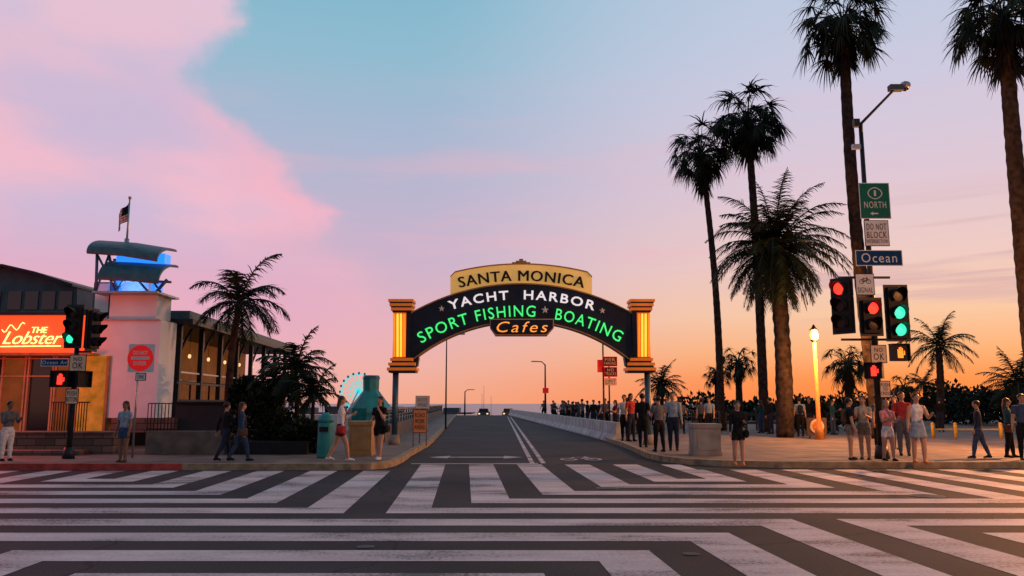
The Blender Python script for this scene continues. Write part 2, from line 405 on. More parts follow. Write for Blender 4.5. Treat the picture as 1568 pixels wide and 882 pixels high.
# ---------------- terrain / road ----------------
b = B()
ys = [-80, 60, 112, 125, 150, 260, 1000, 40000]; zs = [-.008, -.008, -.008, -1.0, -7.5, -9.5, -14, -14]
xs = [-20000, -400, -60, 60, 400, 20000]
vs = [(x, y, z) for y, z in zip(ys, zs) for x in xs]
fs = [(i * 6 + j, i * 6 + j + 1, (i + 1) * 6 + j + 1, (i + 1) * 6 + j) for i in range(len(ys) - 1) for j in range(5)]
b.add(vs, fs, 'ground'); b.done('ground')
b = B(); b.add([(-30000, 200, -8.6), (30000, 200, -8.6), (30000, 45000, -8.6), (-30000, 45000, -8.6)], [(0, 1, 2, 3)], 'seamat'); b.done('sea')
b = B(); b.add([(-90, -40, 0), (90, -40, 0), (90, 21.8, 0), (-90, 21.8, 0)], [(0, 1, 2, 3)], 'asphalt')
b.add([(SX(-2.6, 21.8), 21.8, 0), (SX(8, 21.8), 21.8, 0), (SX(8, 112), 112, 0), (SX(-2.6, 112), 112, 0)], [(0, 1, 2, 3)], 'asphalt')
b.add([(SX(-2.6, 112), 112, 0), (SX(8, 112), 112, 0), (SX(8, 125), 125, -.97), (SX(-2.6, 125), 125, -.97)], [(0, 1, 2, 3)], 'asphalt')
b.done('road')

def slab(name, poly, z, k, kk):
    bb = B(); n = len(poly)
    bb.add([(x, y, z) for x, y in poly], [tuple(range(n))], k)
    bb.add([(x, y, z) for x, y in poly] + [(x, y, -.01) for x, y in poly], [(i + n, (i + 1) % n + n, (i + 1) % n, i) for i in range(n)], kk)
    return bb
left_edge = [(-3.9, 19.75), (-3.45, 19.9), (-3.15, 20.3), (-3.02, 21.0), (-3.0, 22.5), (-3.1, 25), (SX(-1.35, 31), 31), (SX(-1.3, 36), 36), (SX(-1.2, 60), 60), (SX(-1.1, 112), 112)]
lp = [(-90, 19.75)] + left_edge + [(SX(-12, 112), 112), (-90, 60)]
slab('l', lp, .15, 'pavement', 'kerb').done('sidewalk')
right_edge = [(SX(6.2, 112), 112), (SX(6.15, 60), 60), (SX(6.1, 36), 36), (SX(5.9, 30), 30), (4.05, 26), (4.0, 24), (4.15, 22.7), (4.6, 21.6), (5.4, 20.9), (6.8, 20.45), (9, 20.3)]
rp = right_edge + [(90, 20.3), (90, 100), (20, 112)]
slab('r', rp, .15, 'pavement', 'kerb').done('sidewalk')
def kerb(name, pts, side, segs):
    bb = B()
    for i in range(len(pts) - 1):
        p = Vector((*pts[i], 0)); q = Vector((*pts[i + 1], 0)); t = (q - p).normalized(); nrm = Vector((-t.y, t.x, 0)) * side
        if i > 0:
            t0 = (p - Vector((*pts[i - 1], 0))).normalized(); n0 = (Vector((-t0.y, t0.x, 0)) * side + nrm).normalized()
        else: n0 = nrm
        if i < len(pts) - 2:
            t1 = (Vector((*pts[i + 2], 0)) - q).normalized(); n1 = (Vector((-t1.y, t1.x, 0)) * side + nrm).normalized()
        else: n1 = nrm
        w = .17
        a0, a1, b0, b1 = p - n0 * .004, p + n0 * w, q - n1 * .004, q + n1 * w
        k = segs(p)
        zz = .157
        vs = [(a0.x, a0.y, 0), (b0.x, b0.y, 0), (b0.x, b0.y, zz), (a0.x, a0.y, zz), (a1.x, a1.y, zz), (b1.x, b1.y, zz)]
        bb.add(vs, [(0, 1, 2, 3), (3, 2, 5, 4)], k)
    bb.done(name)
kerb('kerb', [(-90, 19.75), (-20, 19.75), (-14, 19.75), (-11, 19.75), (-8, 19.75)] + left_edge, 1, lambda p: 'kerbred' if p.x < -8.5 else 'kerb')
kerb('kerb', right_edge + [(14, 20.3), (90, 20.3)], 1, lambda p: 'kerb')

# --- scramble-crossing zig-zag stripes: nested mitred bands ---
def clip(poly, a, bb_, c):   # keep a*x+b*y>=c
    out = []
    for i in range(len(poly)):
        p = poly[i]; q = poly[(i + 1) % len(poly)]
        fp = a * p[0] + bb_ * p[1] - c; fq = a * q[0] + bb_ * q[1] - c
        if fp >= 0: out.append(p)
        if (fp >= 0) != (fq >= 0):
            t = fp / (fp - fq); out.append((p[0] + t * (q[0] - p[0]), p[1] + t * (q[1] - p[1])))
    return out
PX, PY = 1.27, 1.2; K = PY / PX; AP = -1.465; P2 = 12.7
def addpoly(bb, poly, z, k):
    if len(poly) < 3: return
    bb.add([(SX(x, y), y, z) for x, y in poly], [tuple(range(len(poly)))], k)
b = B()
def zone(pl):
    a_ = clip(clip(clip(pl, 0, -1, -21.55), 1, 0, -1.75), -1, 0, -5.7)
    l_ = clip(clip(pl, 0, -1, -19.55), -1, 0, 1.75)
    r_ = clip(clip(pl, 0, -1, -19.9), 1, 0, 5.7)
    return [a_, l_, r_]
for c in range(-4, 5):
    for sgn in (1, -1):
        ap = AP + c * P2
        x0, x1 = (ap, ap + 6.35) if sgn > 0 else (ap - 6.35, ap)
        for j in range(-4, 9):
            yc = 12.38 + PY * j
            h = [(x0, yc - PY * .255), (x1, yc - PY * .255), (x1, yc + PY * .255), (x0, yc + PY * .255)]
            h = clip(h, K * sgn, -1, K * sgn * ap - 11.78)
            if len(h) > 2: h = clip(h, -K * sgn, 1, 11.78 - K * 6.35 - K * sgn * ap)
            if len(h) > 2:
                for q in zone(h): addpoly(b, q, .004, 'paint')
        for j in range(0, 5):
            xc = ap + sgn * (.635 + PX * j)
            a0, a1 = xc - PX * .255, xc + PX * .255
            up = [(a0, 3.5), (a1, 3.5), (a1, 24), (a0, 24)]
            u = clip(up, -K * sgn, 1, 11.78 - K * sgn * ap)
            l = clip(up, K * sgn, -1, -(11.78 - K * 6.35 - K * sgn * ap))
            for w_ in (u, l):
                if len(w_) > 2:
                    for q in zone(w_): addpoly(b, q, .004, 'paint')
b.done('zebra_crossing')

b = B()
def rl(x0, d0, x1, d1, w, k='paint', z=.004):
    b.add([(x0 - w / 2, d0, z), (x0 + w / 2, d0, z), (x1 + w / 2, d1, z), (x1 - w / 2, d1, z)], [(0, 1, 2, 3)], k)
rl(.55, 22.0, -.55, 100, .13); rl(.85, 22.0, -.2, 100, .13)
b.add([(-2.7, 21.75, .004), (.7, 21.75, .004), (.7, 21.95, .004), (-2.7, 21.95, .004)], [(0, 1, 2, 3)], 'paint')
ay = 24.3
b.add([(-2.0, ay, .004), (-.1, ay, .004), (-.1, ay + .35, .004), (-2.0, ay + .35, .004)], [(0, 1, 2, 3)], 'paint')
b.add([(-2.5, ay + .17, .0045), (-1.9, ay - .45, .0045), (-1.9, ay + .8, .0045)], [(0, 1, 2)], 'paint')
b.add([(.35, ay + .17, .0045), (-.25, ay + .8, .0045), (-.25, ay - .45, .0045)], [(0, 1, 2)], 'paint')
def ringm(cx, cy, r, w, n=18):
    for i in range(n):
        a = 2 * pi * i / n; c = 2 * pi * (i + 1) / n
        b.add([(cx + cos(a) * r, cy + sin(a) * r * 1.9, .004), (cx + cos(c) * r, cy + sin(c) * r * 1.9, .004),
               (cx + cos(c) * (r - w), cy + sin(c) * (r - w) * 1.9, .004), (cx + cos(a) * (r - w), cy + sin(a) * (r - w) * 1.9, .004)], [(3, 2, 1, 0)], 'paint')
cx, cy = 2.0, 23.6
ringm(cx - .35, cy, .26, .08); ringm(cx + .35, cy, .26, .08)
def seg(x0, y0, x1, y1, w=.07):
    d = Vector((x1 - x0, y1 - y0)).normalized(); n = Vector((-d.y, d.x)) * w / 2
    b.add([(x0 - n.x, y0 - n.y, .0065), (x1 - n.x, y1 - n.y, .0065), (x1 + n.x, y1 + n.y, .0065), (x0 + n.x, y0 + n.y, .0065)], [(0, 1, 2, 3)], 'paint')
seg(cx - .35, cy, cx - .15, cy + .8); seg(cx - .15, cy + .8, cx + .2, cy + .8); seg(cx + .2, cy + .8, cx, cy); seg(cx + .35, cy, cx + .2, cy + 1.1); seg(cx - .35, cy, cx, cy)
b.done('road_marking')
for px, py, r in ((930, 748, .22), (1420, 760, .3), (1058, 849, .09), (560, 838, .1)):
    b = B(); g_ = G(px, py)
    b.tube([(g_.x, g_.y, -.02), (g_.x, g_.y, .008)], [r, r], 'darkmetal', 20, smooth=False)
    b.tube([(g_.x, g_.y, .008), (g_.x, g_.y, .0095)], [r * .8, r * .8], 'black', 20, smooth=False); b.done('manhole_cover')

# ---------------- arch sign ----------------
YA = 29.0
def a_(px, py): v = D(px, py, YA); return (v.x, v.z)
def arc(px, y0, R, c=798): return y0 + R - sqrt(max(0, R * R - (px - c) ** 2))
b = B()
pxs = [630 + (966 - 630) * i / 48 for i in range(49)]
yo = lambda p: arc(p, 437, 338); yi = lambda p: arc(p, 492, 262)
b.strip([a_(p, yo(p)) for p in pxs], [a_(p, yi(p)) for p in pxs], YA - .22, YA + .22, 'navy')
b.strip([a_(p, yo(p) - 2.0) for p in pxs], [a_(p, yo(p) - .1) for p in pxs], YA - .28, YA + .28, 'brass')
b.strip([a_(p, yi(p) + .1) for p in pxs], [a_(p, yi(p) + 1.8) for p in pxs], YA - .28, YA + .28, 'brass')
pc = [690 + (906 - 690) * i / 30 for i in range(31)]
def ctop(p):
    t = arc(p, 406, 420)
    e = min(p - 690, 906 - p)
    return t + (6 - e) * .9 if e < 6 else t
b.strip([a_(p, ctop(p)) for p in pc], [a_(p, yo(p) - 2.2) for p in pc], YA - .12, YA + .12, 'cream')
b.strip([a_(p, ctop(p) - 1.8) for p in pc], [a_(p, ctop(p) - .1) for p in pc], YA - .17, YA + .17, 'brass')
for w_, t0, t1 in ((14, 402, 405), (8, 399.8, 401.9), (3, 397, 399.7)):
    q0 = a_(798 - w_, t1); q1 = a_(798 + w_, t0)
    b.box((q0[0], YA - .1, q0[1]), (q1[0], YA + .1, q1[1]), 'brass')
def tarc(body, p0, p1, base, R, h, y, k, off, space=1.0):
    vs, fs, _ = get_text(body, off, space, 0, .5)
    out = []
    for u, w, c in vs:
        p = p0 + (p1 - p0) * u
        th = math.asin((p - 798) / R)
        rr = R + w * h
        q = a_(798 + rr * sin(th), base + R - rr * cos(th))
        out.append((q[0], y - .05 * c, q[1]))
    b.add(out, fs, k)
tarc("SANTA MONICA", 704, 892, 431, 420, 16, YA - .16, 'black', 0.0, 1.1)
# second slightly shifted stroke pass makes the painted capitals heavier
tarc("SANTA MONICA", 705.2, 893.2, 431.2, 420, 16, YA - .155, 'black', 0.0, 1.1)
tarc("YACHT  HARBOR", 690, 908, 460, 364, 14, YA - .28, 'whiteneon', .015, 1.25)
tarc("SPORT FISHING", 647, 819, 486, 300, 17, YA - .28, 'greenneon', .0, 1.18)
tarc("BOATING", 849, 946, 486, 300, 17, YA - .28, 'greenneon', .0, 1.18)
def star(px, py, r, k='signwhite', y=YA - .26):
    pts = []
    for i in range(10):
        a = pi / 2 + i * pi / 5; rr = r if i % 2 == 0 else r * .42
        pts.append(a_(px + rr * cos(a), py - rr * sin(a)))
    c = a_(px, py)
    for i in range(10):
        q = pts[i]; w = pts[(i + 1) % 10]
        b.add([(c[0], y - .03, c[1]), (q[0], y, q[1]), (w[0], y, w[1])], [(0, 1, 2)], k)
star(677, 474, 5); star(921, 477, 5); star(834, 476, 6)
def plaque(gr, y0, y1, k):
    P = [(752 - gr, 491 - gr), (846 + gr, 491 - gr), (846 + gr, 503), (836 + gr, 513 + gr), (760 - gr, 513 + gr), (752 - gr, 503)]
    b.prism([a_(*p) for p in P], y0, y1, k)
plaque(1.5, YA - .30, YA + .24, 'tan'); plaque(0, YA - .335, YA - .29, 'navy')
q0 = a_(761, 510); q1 = a_(838, 494)
b.text("Cafes", q0[0], q1[0], q0[1], q1[1], YA - .36, 'cafeneon', -.005, 1.25, .25, .03)
for sx in (0, 1):
    mx = (lambda p: p) if sx == 0 else (lambda p: 1597 - p)
    def pb(p0, y0, p1, y1, ya, yb, k):
        q0 = a_(mx(p0), y1); q1 = a_(mx(p1), y0); b.box((q0[0], YA - ya, q0[1]), (q1[0], YA + yb, q1[1]), k)
    pb(603, 479, 631, 549, .30, .30, 'navy')
    for i, (t, w0, w1) in enumerate(((460, 597, 635), (466.5, 599, 634), (473, 601, 633))):
        pb(w0, t, w1, t + 4.0, .42, .42, 'orange'); pb(w0 + 2, t + 4.0, w1 - 2, t + 6.5, .37, .37, 'navy')
    for i, (t, w0, w1) in enumerate(((549, 600, 634), (556, 597, 638), (563.5, 595, 640))):
        pb(w0, t, w1, t + 4.4, .42, .42, 'orange'); pb(w0 + 2, t + 4.4, w1 - 2, t + 7.5, .37, .37, 'navy')
    for i in range(4):
        q0 = a_(mx(605.5 + i * 5.2), 547); q1 = a_(mx(605.5 + i * 5.2), 482)
        b.tube([(q0[0], YA - .34, q0[1]), (q1[0], YA - .34, q1[1])], [.04, .04], 'ylwneon' if i in (1, 2) else 'orgneon', 8)
    pb(603, 480, 624, 548, .31, .20, 'orange')
    q = [a_(mx(636), 540), a_(mx(642), 548), a_(mx(640), 560), a_(mx(632), 566)]
    b.prism(q, YA - .2, YA + .2, 'navy')
    c = a_(mx(606), 570)
    b.tube([(c[0], YA, c[1] + .1), (c[0], YA, .15)], [.11, .11], 'bluesteel', 10)
    b.tube([(c[0], YA, .15), (c[0], YA, .5)], [.22, .17], 'concrete', 10)
b.done('arch_sign')

# ---------------- restaurant on the left ----------------
def bx(bb, p0, y0, p1, y1, d0, d1, k):
    a = D(p0, y1, d0); c = D(p1, y0, d0)
    xa = D(p0, (y0 + y1) / 2, d0).x; xc = D(p1, (y0 + y1) / 2, d0).x
    bb.box((xa, d0, a.z), (xc, d1, c.z), k)
b = B()
bx(b, -150, 482, 118, 668, 27.4, 36, 'darkwall')
bx(b, -150, 482, 136, 540, 26.6, 27.39, 'redpanel')
bx(b, -150, 478, 138, 482, 26.4, 27.6, 'darkmetal')
bx(b, -150, 540, 138, 544, 26.4, 27.6, 'brass')
for p0, p1, k in ((-60, -12, 'glass'), (2, 33, 'interior'), (42, 76, 'glass'), (84, 116, 'interior')):
    bx(b, p0, 550, p1, 662, 27.36, 27.38, k)
for p in (-14, 0, 35, 40, 78, 82, 117):
    bx(b, p - 1.3, 545, p + 1.3, 664, 27.25, 27.355, 'tan')
for y in (548, 575, 662):
    bx(b, -60, y, 118, y + 2, 27.27, 27.353, 'tan')
bx(b, 119, 545, 160, 660, 26.96, 27.35, 'mural')
bx(b, 160, 545, 164, 660, 26.9, 27.35, 'brass')
b.text("THE", D(50, 510, 26.6).x, D(74, 510, 26.6).x, D(48, 510, 26.6).z, D(48, 501, 26.6).z, 26.54, 'neonpink', .0, 1, .2, .03)
b.text("Lobster", D(6, 520, 26.6).x, D(97, 520, 26.6).x, D(3, 527, 26.6).z, D(3, 508, 26.6).z, 26.54, 'neonpink', -.01, .95, .45, .03)
v = D(3, 531, 26.6); w = D(50, 528, 26.6); u = D(95, 530, 26.6)
b.tube([(v.x, 26.52, v.z), (w.x, 26.52, w.z - .05), (u.x, 26.52, u.z)], [.02, .02, .02], 'neonpink', 6)
pts = [D(5 + i * 3.2, 505 + 5 * sin(i * 1.1) - i * .6, 26.6) for i in range(12)]
b.tube([(p.x, 26.52, p.z) for p in pts], [.016] * 12, 'neonpink', 6)
P = [(-150, 410), (12, 410), (60, 421), (118, 440), (118, 481), (-150, 481)]
Q = [D(a, c, 29) for a, c in P]
b.prism([(q.x, q.z) for q in Q], 29, 36, 'greywall')
Q = [D(a, c, 29) for a, c in [(-150, 407), (14, 407), (62, 418), (120, 437), (120, 440.5), (60, 421.5), (12, 410.4), (-150, 410.4)]]
b.prism([(q.x, q.z) for q in Q], 28.6, 36.4, 'darkmetal')
for p in (-20, 12, 38, 64, 90): bx(b, p, 446, p + 20, 474, 28.95, 28.99, 'glass')
# white tower
TD = 28.3
bx(b, 138, 490, 242, 640, 27.0, TD, 'white')
bx(b, 168, 446, 240, 489.8, 27.1, TD - .05, 'white')
bx(b, 142, 432, 167.8, 489.8, 27.4, TD - .1, 'bluesteel')
bx(b, 145, 434, 166, 488, 27.36, 27.39, 'white')
bx(b, 137, 488, 243, 490.5, 26.9, TD + .05, 'steel')
# barrel-curved metal canopies that fall towards the street, blue light slot between them
def barrel(pl, pr, ytop, ybot, tilt, d_back, d_front, k, th=.07, n=9):
    zt_ = D(200, ytop, d_back).z; zb_ = D(200, ybot, d_front).z; xl = D(pl, ytop, 27.2).x; xr = D(pr, ytop, 27.2).x
    up = []; lo = []
    for i in range(n + 1):
        a = (i / n) * pi / 2
        yy = d_back - (d_back - d_front) * sin(a); zz = zb_ + (zt_ - zb_) * cos(a)
        up.append((yy, zz)); lo.append((yy + th * .6, zz - th))
    vs = []
    for (x_, dz_) in ((xl, 0), ((xl + xr) / 2, -tilt * .3), (xr, -tilt)):
        vs += [(x_, y_, z_ + dz_) for y_, z_ in up] + [(x_, y_, z_ + dz_) for y_, z_ in lo]
    m = n + 1; fs = []
    for c_ in range(2):
        o1 = c_ * 2 * m; o2 = (c_ + 1) * 2 * m
        for i in range(n):
            fs.append((o1 + i, o1 + i + 1, o2 + i + 1, o2 + i)); fs.append((o1 + m + i, o2 + m + i, o2 + m + i + 1, o1 + m + i + 1))
        fs.append((o1 + n, o1 + m + n, o2 + m + n, o2 + n)); fs.append((o1, o2, o2 + m, o1 + m))
    for o1 in (0, 4 * m):
        for i in range(n): fs.append((o1 + i, o1 + m + i, o1 + m + i + 1, o1 + i + 1))
    b.add(vs, fs, k)
barrel(150, 256, 371, 385, .28, 28.0, 26.5, 'tealroof')
barrel(172, 262, 401, 425, .14, 27.8, 26.3, 'tealroof')
bx(b, 178, 388, 252, 403, 27.0, 27.5, 'blueglow')
bx(b, 172, 396, 180, 430, 27.55, 27.7, 'bluesteel'); bx(b, 178, 428, 238, 446, 27.5, 28.1, 'blueglow')
bx(b, 186, 430, 228, 446, 27.3, 27.49, 'white')
def beam(p0, y0, p1, y1, d0, r=.06, k='bluesteel', d1=None):
    a = D(p0, y0, d0); c = D(p1, y1, d1 or d0); b.tube([a, c], [r, r], k, 6)
for dd_ in (26.7, 28.0):
    beam(149, 378, 147, 448, dd_, .055); beam(166, 388, 180, 448, dd_, .055); beam(166, 392, 147, 446, dd_, .04); beam(149, 390, 178, 446, dd_, .04)
    beam(256, 428, 238, 448, dd_); beam(232, 428, 246, 447, dd_, .04); beam(212, 430, 228, 448, dd_, .04); beam(190, 428, 176, 448, dd_, .045)
    beam(149, 385, 172, 390, dd_, .04); beam(178, 428, 262, 432, dd_, .045)
b.box((D(143, 447, 26.6).x, 26.5, D(143, 449, 26.6).z), (D(243, 447, 26.6).x, TD, D(143, 446, 26.6).z), 'steel')
def sbox(xp0, xp1, d0, d1, z0, z1, k):
    vs = [(SX(xp0, d0), d0, z0), (SX(xp1, d0), d0, z0), (SX(xp1, d1), d1, z0), (SX(xp0, d1), d1, z0),
          (SX(xp0, d0), d0, z1), (SX(xp1, d0), d0, z1), (SX(xp1, d1), d1, z1), (SX(xp0, d1), d1, z1)]
    b.add(vs, [(3, 2, 1, 0), (4, 5, 6, 7), (0, 1, 5, 4), (1, 2, 6, 5), (2, 3, 7, 6), (3, 0, 4, 7)], k)
sbox(-16, -9.9, 28.4, 46, 4.6, 4.9, 'tealroof')
sbox(-16, -9.75, 28.35, 46.2, 4.42, 4.599, 'darkmetal')
sbox(-15.8, -10.2, 28.5, 45.8, .1, 1.75, 'darkwall')
sbox(-15.8, -12.6, 28.5, 45.8, 1.751, 4.41, 'interior')
for i in range(8):
    d = 28.6 + i * 2.42
    sbox(-10.4, -10.22, d, d + .16, 1.75, 4.42, 'darkmetal')
    if i < 7:
        sbox(-10.32, -10.28, d + .2, d + 2.38, 2.7, 2.76, 'steel')
        p_ = Vector((SX(-10.3, d + .1), d + .1, 3.4)); b.tube([p_, p_ + Vector((0, 1.0, .95))], [.05, .05], 'darkmetal', 5)
sbox(-10.36, -10.24, 28.5, 45.8, 2.3, 2.38, 'darkmetal')
for i in range(7):
    d = 30 + i * 2.4; c = (SX(-11.2, d), d, 3.5)
    b.ell(c, (.07, .07, .09), 'lampw', 8, 5)
    b.tube([(c[0], c[1], 3.57), (c[0], c[1], 4.42)], [.01, .01], 'black', 4)
    b.tube([(c[0] + .1, c[1], 1.75), (c[0] + .1, c[1], 2.45)], [.04, .04], 'black', 6); b.tube([(c[0] + .1, c[1], 2.45), (c[0] + .1, c[1], 2.5)], [.45, .45], 'offwhite', 12)
b.done('seafood_restaurant')
point('restaurant_neon_light', (-15.5, 23.2, 2.6), 380, (1, .07, .035), .5)
point('restaurant_blue_light', (D(205, 425, 27.2).x, 26.7, D(205, 436, 27.2).z), 30, (.15, .4, 1), .2)
b = B()
p0 = D(194, 372, 27.4); p1 = D(194, 303, 27.4); FY = 27.4
b.tube([(p0.x, FY, p0.z - .2), (p0.x, FY, p1.z)], [.04, .025], 'steel', 8); b.ell((p0.x, FY, p1.z), (.06, .06, .06), 'tan', 8, 5)
b.tube([(p0.x, FY, p0.z - .3), (p0.x, FY, p0.z + .15)], [.1, .08], 'steel', 8)
fx = p0.x; zt = D(194, 310, FY).z
for i in range(13):
    for j in range(8):
        u0, u1 = j / 8, (j + 1) / 8
        def fp(u, v): return (fx - .02 - u * .38 - .05 * sin(u * 6), FY + .12 * sin(u * 7 + v), zt - v * .62 - u * .42)
        k = 'cnavy' if (j < 4 and i < 7) else ('cred' if i % 2 == 0 else 'cwhite')
        b.add([fp(u0, i / 13), fp(u1, i / 13), fp(u1, (i + 1) / 13), fp(u0, (i + 1) / 13)], [(0, 1, 2, 3)], k)
b.done('flagpole')

b = B(); bx(b, -200, 664, 172, 706, 23.4, 23.9, 'stone'); bx(b, -200, 661, 173, 664, 23.3, 24.0, 'darkconcrete')
bx(b, -200, 690, 120, 706, 22.8, 23.39, 'stone'); b.done('stone_wall', bevel=.01)
b = B(); bx(b, 222, 660, 342, 706, 23.2, 23.5, 'darkconcrete'); b.done('concrete_wall', bevel=.015)
b = B(); bx(b, 268, 617, 352, 662, 25.0, 25.3, 'darkwall'); bx(b, 266, 615, 354, 618, 24.9, 25.4, 'black'); bx(b, 170, 640, 268, 662, 24.8, 25.2, 'stone'); b.done('terrace_wall')
b = B()
zt = D(784, 617, 23.35).z; zb = D(784, 661, 23.35).z
x0 = D(226, 640, 23.35).x; x1 = D(268, 640, 23.35).x
b.box((x0, 23.33, zt - .03), (x1, 23.37, zt), 'black'); b.box((x0, 23.33, zb + .06), (x1, 23.37, zb + .09), 'black')
n = 9
for i in range(n):
    x = x0 + (x1 - x0) * i / (n - 1); b.tube([(x, 23.35, zb - .3), (x, 23.35, zt - .031)], [.014, .014], 'black', 5)
b.done('iron_fence')
b = B()
for i in range(14):
    x = D(80 + i * 4, 640, 25).x
    b.tube([(x, 25, .4), (x, 25, 1.65)], [.015, .015], 'black', 5)
b.box((D(78, 640, 25).x, 24.98, 1.62), (D(136, 640, 25).x, 25.02, 1.66), 'black')
b.done('iron_fence')

# ---------------- signals & signs ----------------
def signal(bb, c, yaw, lit, n=3, sz=.3, lens=('Lred', 'Lorange', 'Lgreen'), litset=None):
    bb.m = Matrix.Translation(Vector(c)) @ Matrix.Rotation(yaw, 4, 'Z')
    hgt = n * (sz + .04)
    bb.box((-sz * .6, -.09, -hgt / 2), (sz * .6, .12, hgt / 2), 'black')
    bb.box((-sz * .78, .02, -hgt / 2 - .08), (sz * .78, .035, hgt / 2 + .08), 'darkmetal')
    for i in range(n):
        z = hgt / 2 - (i + .5) * (sz + .04)
        k = lens[i] if i in (litset if litset is not None else [lit]) else 'lensoff'
        R = sz * .40
        vs = [(0, -.115, z)]; N_ = 16
        for j in range(N_): vs.append((cos(2 * pi * j / N_) * R, -.1, z + sin(2 * pi * j / N_) * R))
        bb.add(vs, [(0, 1 + (j + 1) % N_, 1 + j) for j in range(N_)], k, True)
        for j in range(14):
            a0 = radians(-50 + j * 280 / 14); a1 = radians(-50 + (j + 1) * 280 / 14)
            for R2 in (R * 1.06, R * 1.14):
                L0 = .10 + .18 * max(0, .25 + sin(a0)); L1 = .10 + .18 * max(0, .25 + sin(a1))
                vs = [(cos(a0) * R2, -.09, z + sin(a0) * R2), (cos(a1) * R2, -.09, z + sin(a1) * R2),
                      (cos(a1) * R2, -.09 - L1, z + sin(a1) * R2), (cos(a0) * R2, -.09 - L0, z + sin(a0) * R2)]
                bb.add(vs, [(0, 1, 2, 3)], 'black', True)
    bb.m = Matrix.Identity(4)
def pedbox(bb, c, yaw, k, hand=True, sz=.4):
    bb.m = Matrix.Translation(Vector(c)) @ Matrix.Rotation(yaw, 4, 'Z')
    h = sz / 2
    bb.box((-h, -.08, -h), (h, .1, h), 'black')
    bb.box((-h - .02, -.16, h), (h + .02, .1, h + .02), 'black')
    bb.box((-h - .02, -.16, -h), (-h, -.08, h), 'black'); bb.box((h, -.16, -h), (h + .02, -.08, h), 'black')
    if k:
        bb.box((-.07, -.09, -.14), (.07, -.082, .02), k)
        for i, l in enumerate((.07, .12, .13, .10)): bb.box((-.07 + i * .037, -.09, .02), (-.07 + i * .037 + .028, -.082, .02 + l), k)
        bb.box((.07, -.09, -.06), (.12, -.082, -.03), k); bb.box((.095, -.09, -.03), (.12, -.082, .05), k)
    bb.m = Matrix.Identity(4)
def plate(bb, p0, y0, p1, y1, d, k, border=None, lines=(), tk='black', pad=.12, th=.01):
    a = D(p0, y1, d); c = D(p1, y0, d)
    if border:
        bb.box((a.x, d, a.z), (c.x, d + th, c.z), border); e = .02
        bb.box((a.x + e, d - .003, a.z + e), (c.x - e, d - .0005, c.z - e), k)
    else: bb.box((a.x, d, a.z), (c.x, d + th, c.z), k)
    W = c.x - a.x; Hh = c.z - a.z
    tot = sum(l[1] for l in lines) or 1
    avail = Hh * (1 - 2 * pad)
    top = c.z - Hh * pad
    for body, wt, wd in lines:
        hh = avail * wt / tot
        if body:
            z1 = top - hh * .1; z0 = top - hh * .88
            bb.text(body, a.x + W * (1 - wd) / 2, a.x + W * (1 + wd) / 2, z0, z1, d - .006, tk, 0.0, 1.15, 0, .004)
        top -= hh

d = 21.6; b = B()
X = D(111, 620, d).x
b.tube([(X, d, .15), (X, d, .45)], [.16, .12], 'darkmetal', 10); b.tube([(X, d, .4), (X, d, D(111, 470, d).z)], [.075, .06], 'darkmetal', 10)
signal(b, (X, d - .25, D(111, 501, d).z), 0, 2)
signal(b, (D(143, 500, d).x, d, D(143, 505, d).z), radians(80), -1)
b.box((X, d - .02, D(0, 540, d).z), (D(143, 500, d).x, d + .02, D(0, 537, d).z), 'darkmetal'); b.box((X, d - .02, D(0, 476, d).z), (D(143, 500, d).x, d + .02, D(0, 474, d).z), 'darkmetal')
plate(b, 62, 549, 105, 561, d - .12, 'signblue', 'signwhite', (("Ocean Av", 1, .9),), 'signwhite', .2)
plate(b, 105, 543, 133, 569, d - .14, 'signyel', 'black', (("NO", 1, .5), ("OK", 1.6, .6)), 'black')
pedbox(b, (D(99, 581, d).x, d - .15, D(99, 581, d).z), 0, 'Lred', True, .42)
pedbox(b, (D(122, 581, d).x, d + .05, D(122, 581, d).z), radians(70), None, True, .42)
plate(b, 99, 595, 121, 619, d - .12, 'signyel', 'black', (("PUSH", 1, .7), ("BUTTON", 1, .8)), 'black')
b.done('traffic_signal')
d = 21.9; b = B(); X = D(208, 620, d).x
b.tube([(X, d, .15), (X, d, D(0, 530, d).z)], [.03, .03], 'steel', 8)
plate(b, 195, 527, 238, 570, d - .06, 'signwhite', None)
c = D(216.5, 548.5, d); R = .355; yv = d - .066
n = 32; b.add([(c.x, yv, c.z)] + [(c.x + R * cos(2 * pi * i / n), yv, c.z + R * sin(2 * pi * i / n)) for i in range(n)], [(0, 1 + i, 1 + (i + 1) % n) for i in range(n)], 'signred')
b.box((c.x - .25, yv - .006, c.z - .04), (c.x + .25, yv - .002, c.z + .04), 'signwhite')
b.text("DO NOT", c.x - .2, c.x + .2, c.z + .09, c.z + .2, yv - .004, 'signwhite', .02, th=.004); b.text("ENTER", c.x - .18, c.x + .18, c.z - .2, c.z - .09, yv - .004, 'signwhite', .02, th=.004)
plate(b, 207, 571, 224, 583, d - .06, 'signwhite', 'black', (("ONE", 1, .6),), 'black', .2)
b.done('traffic_sign')

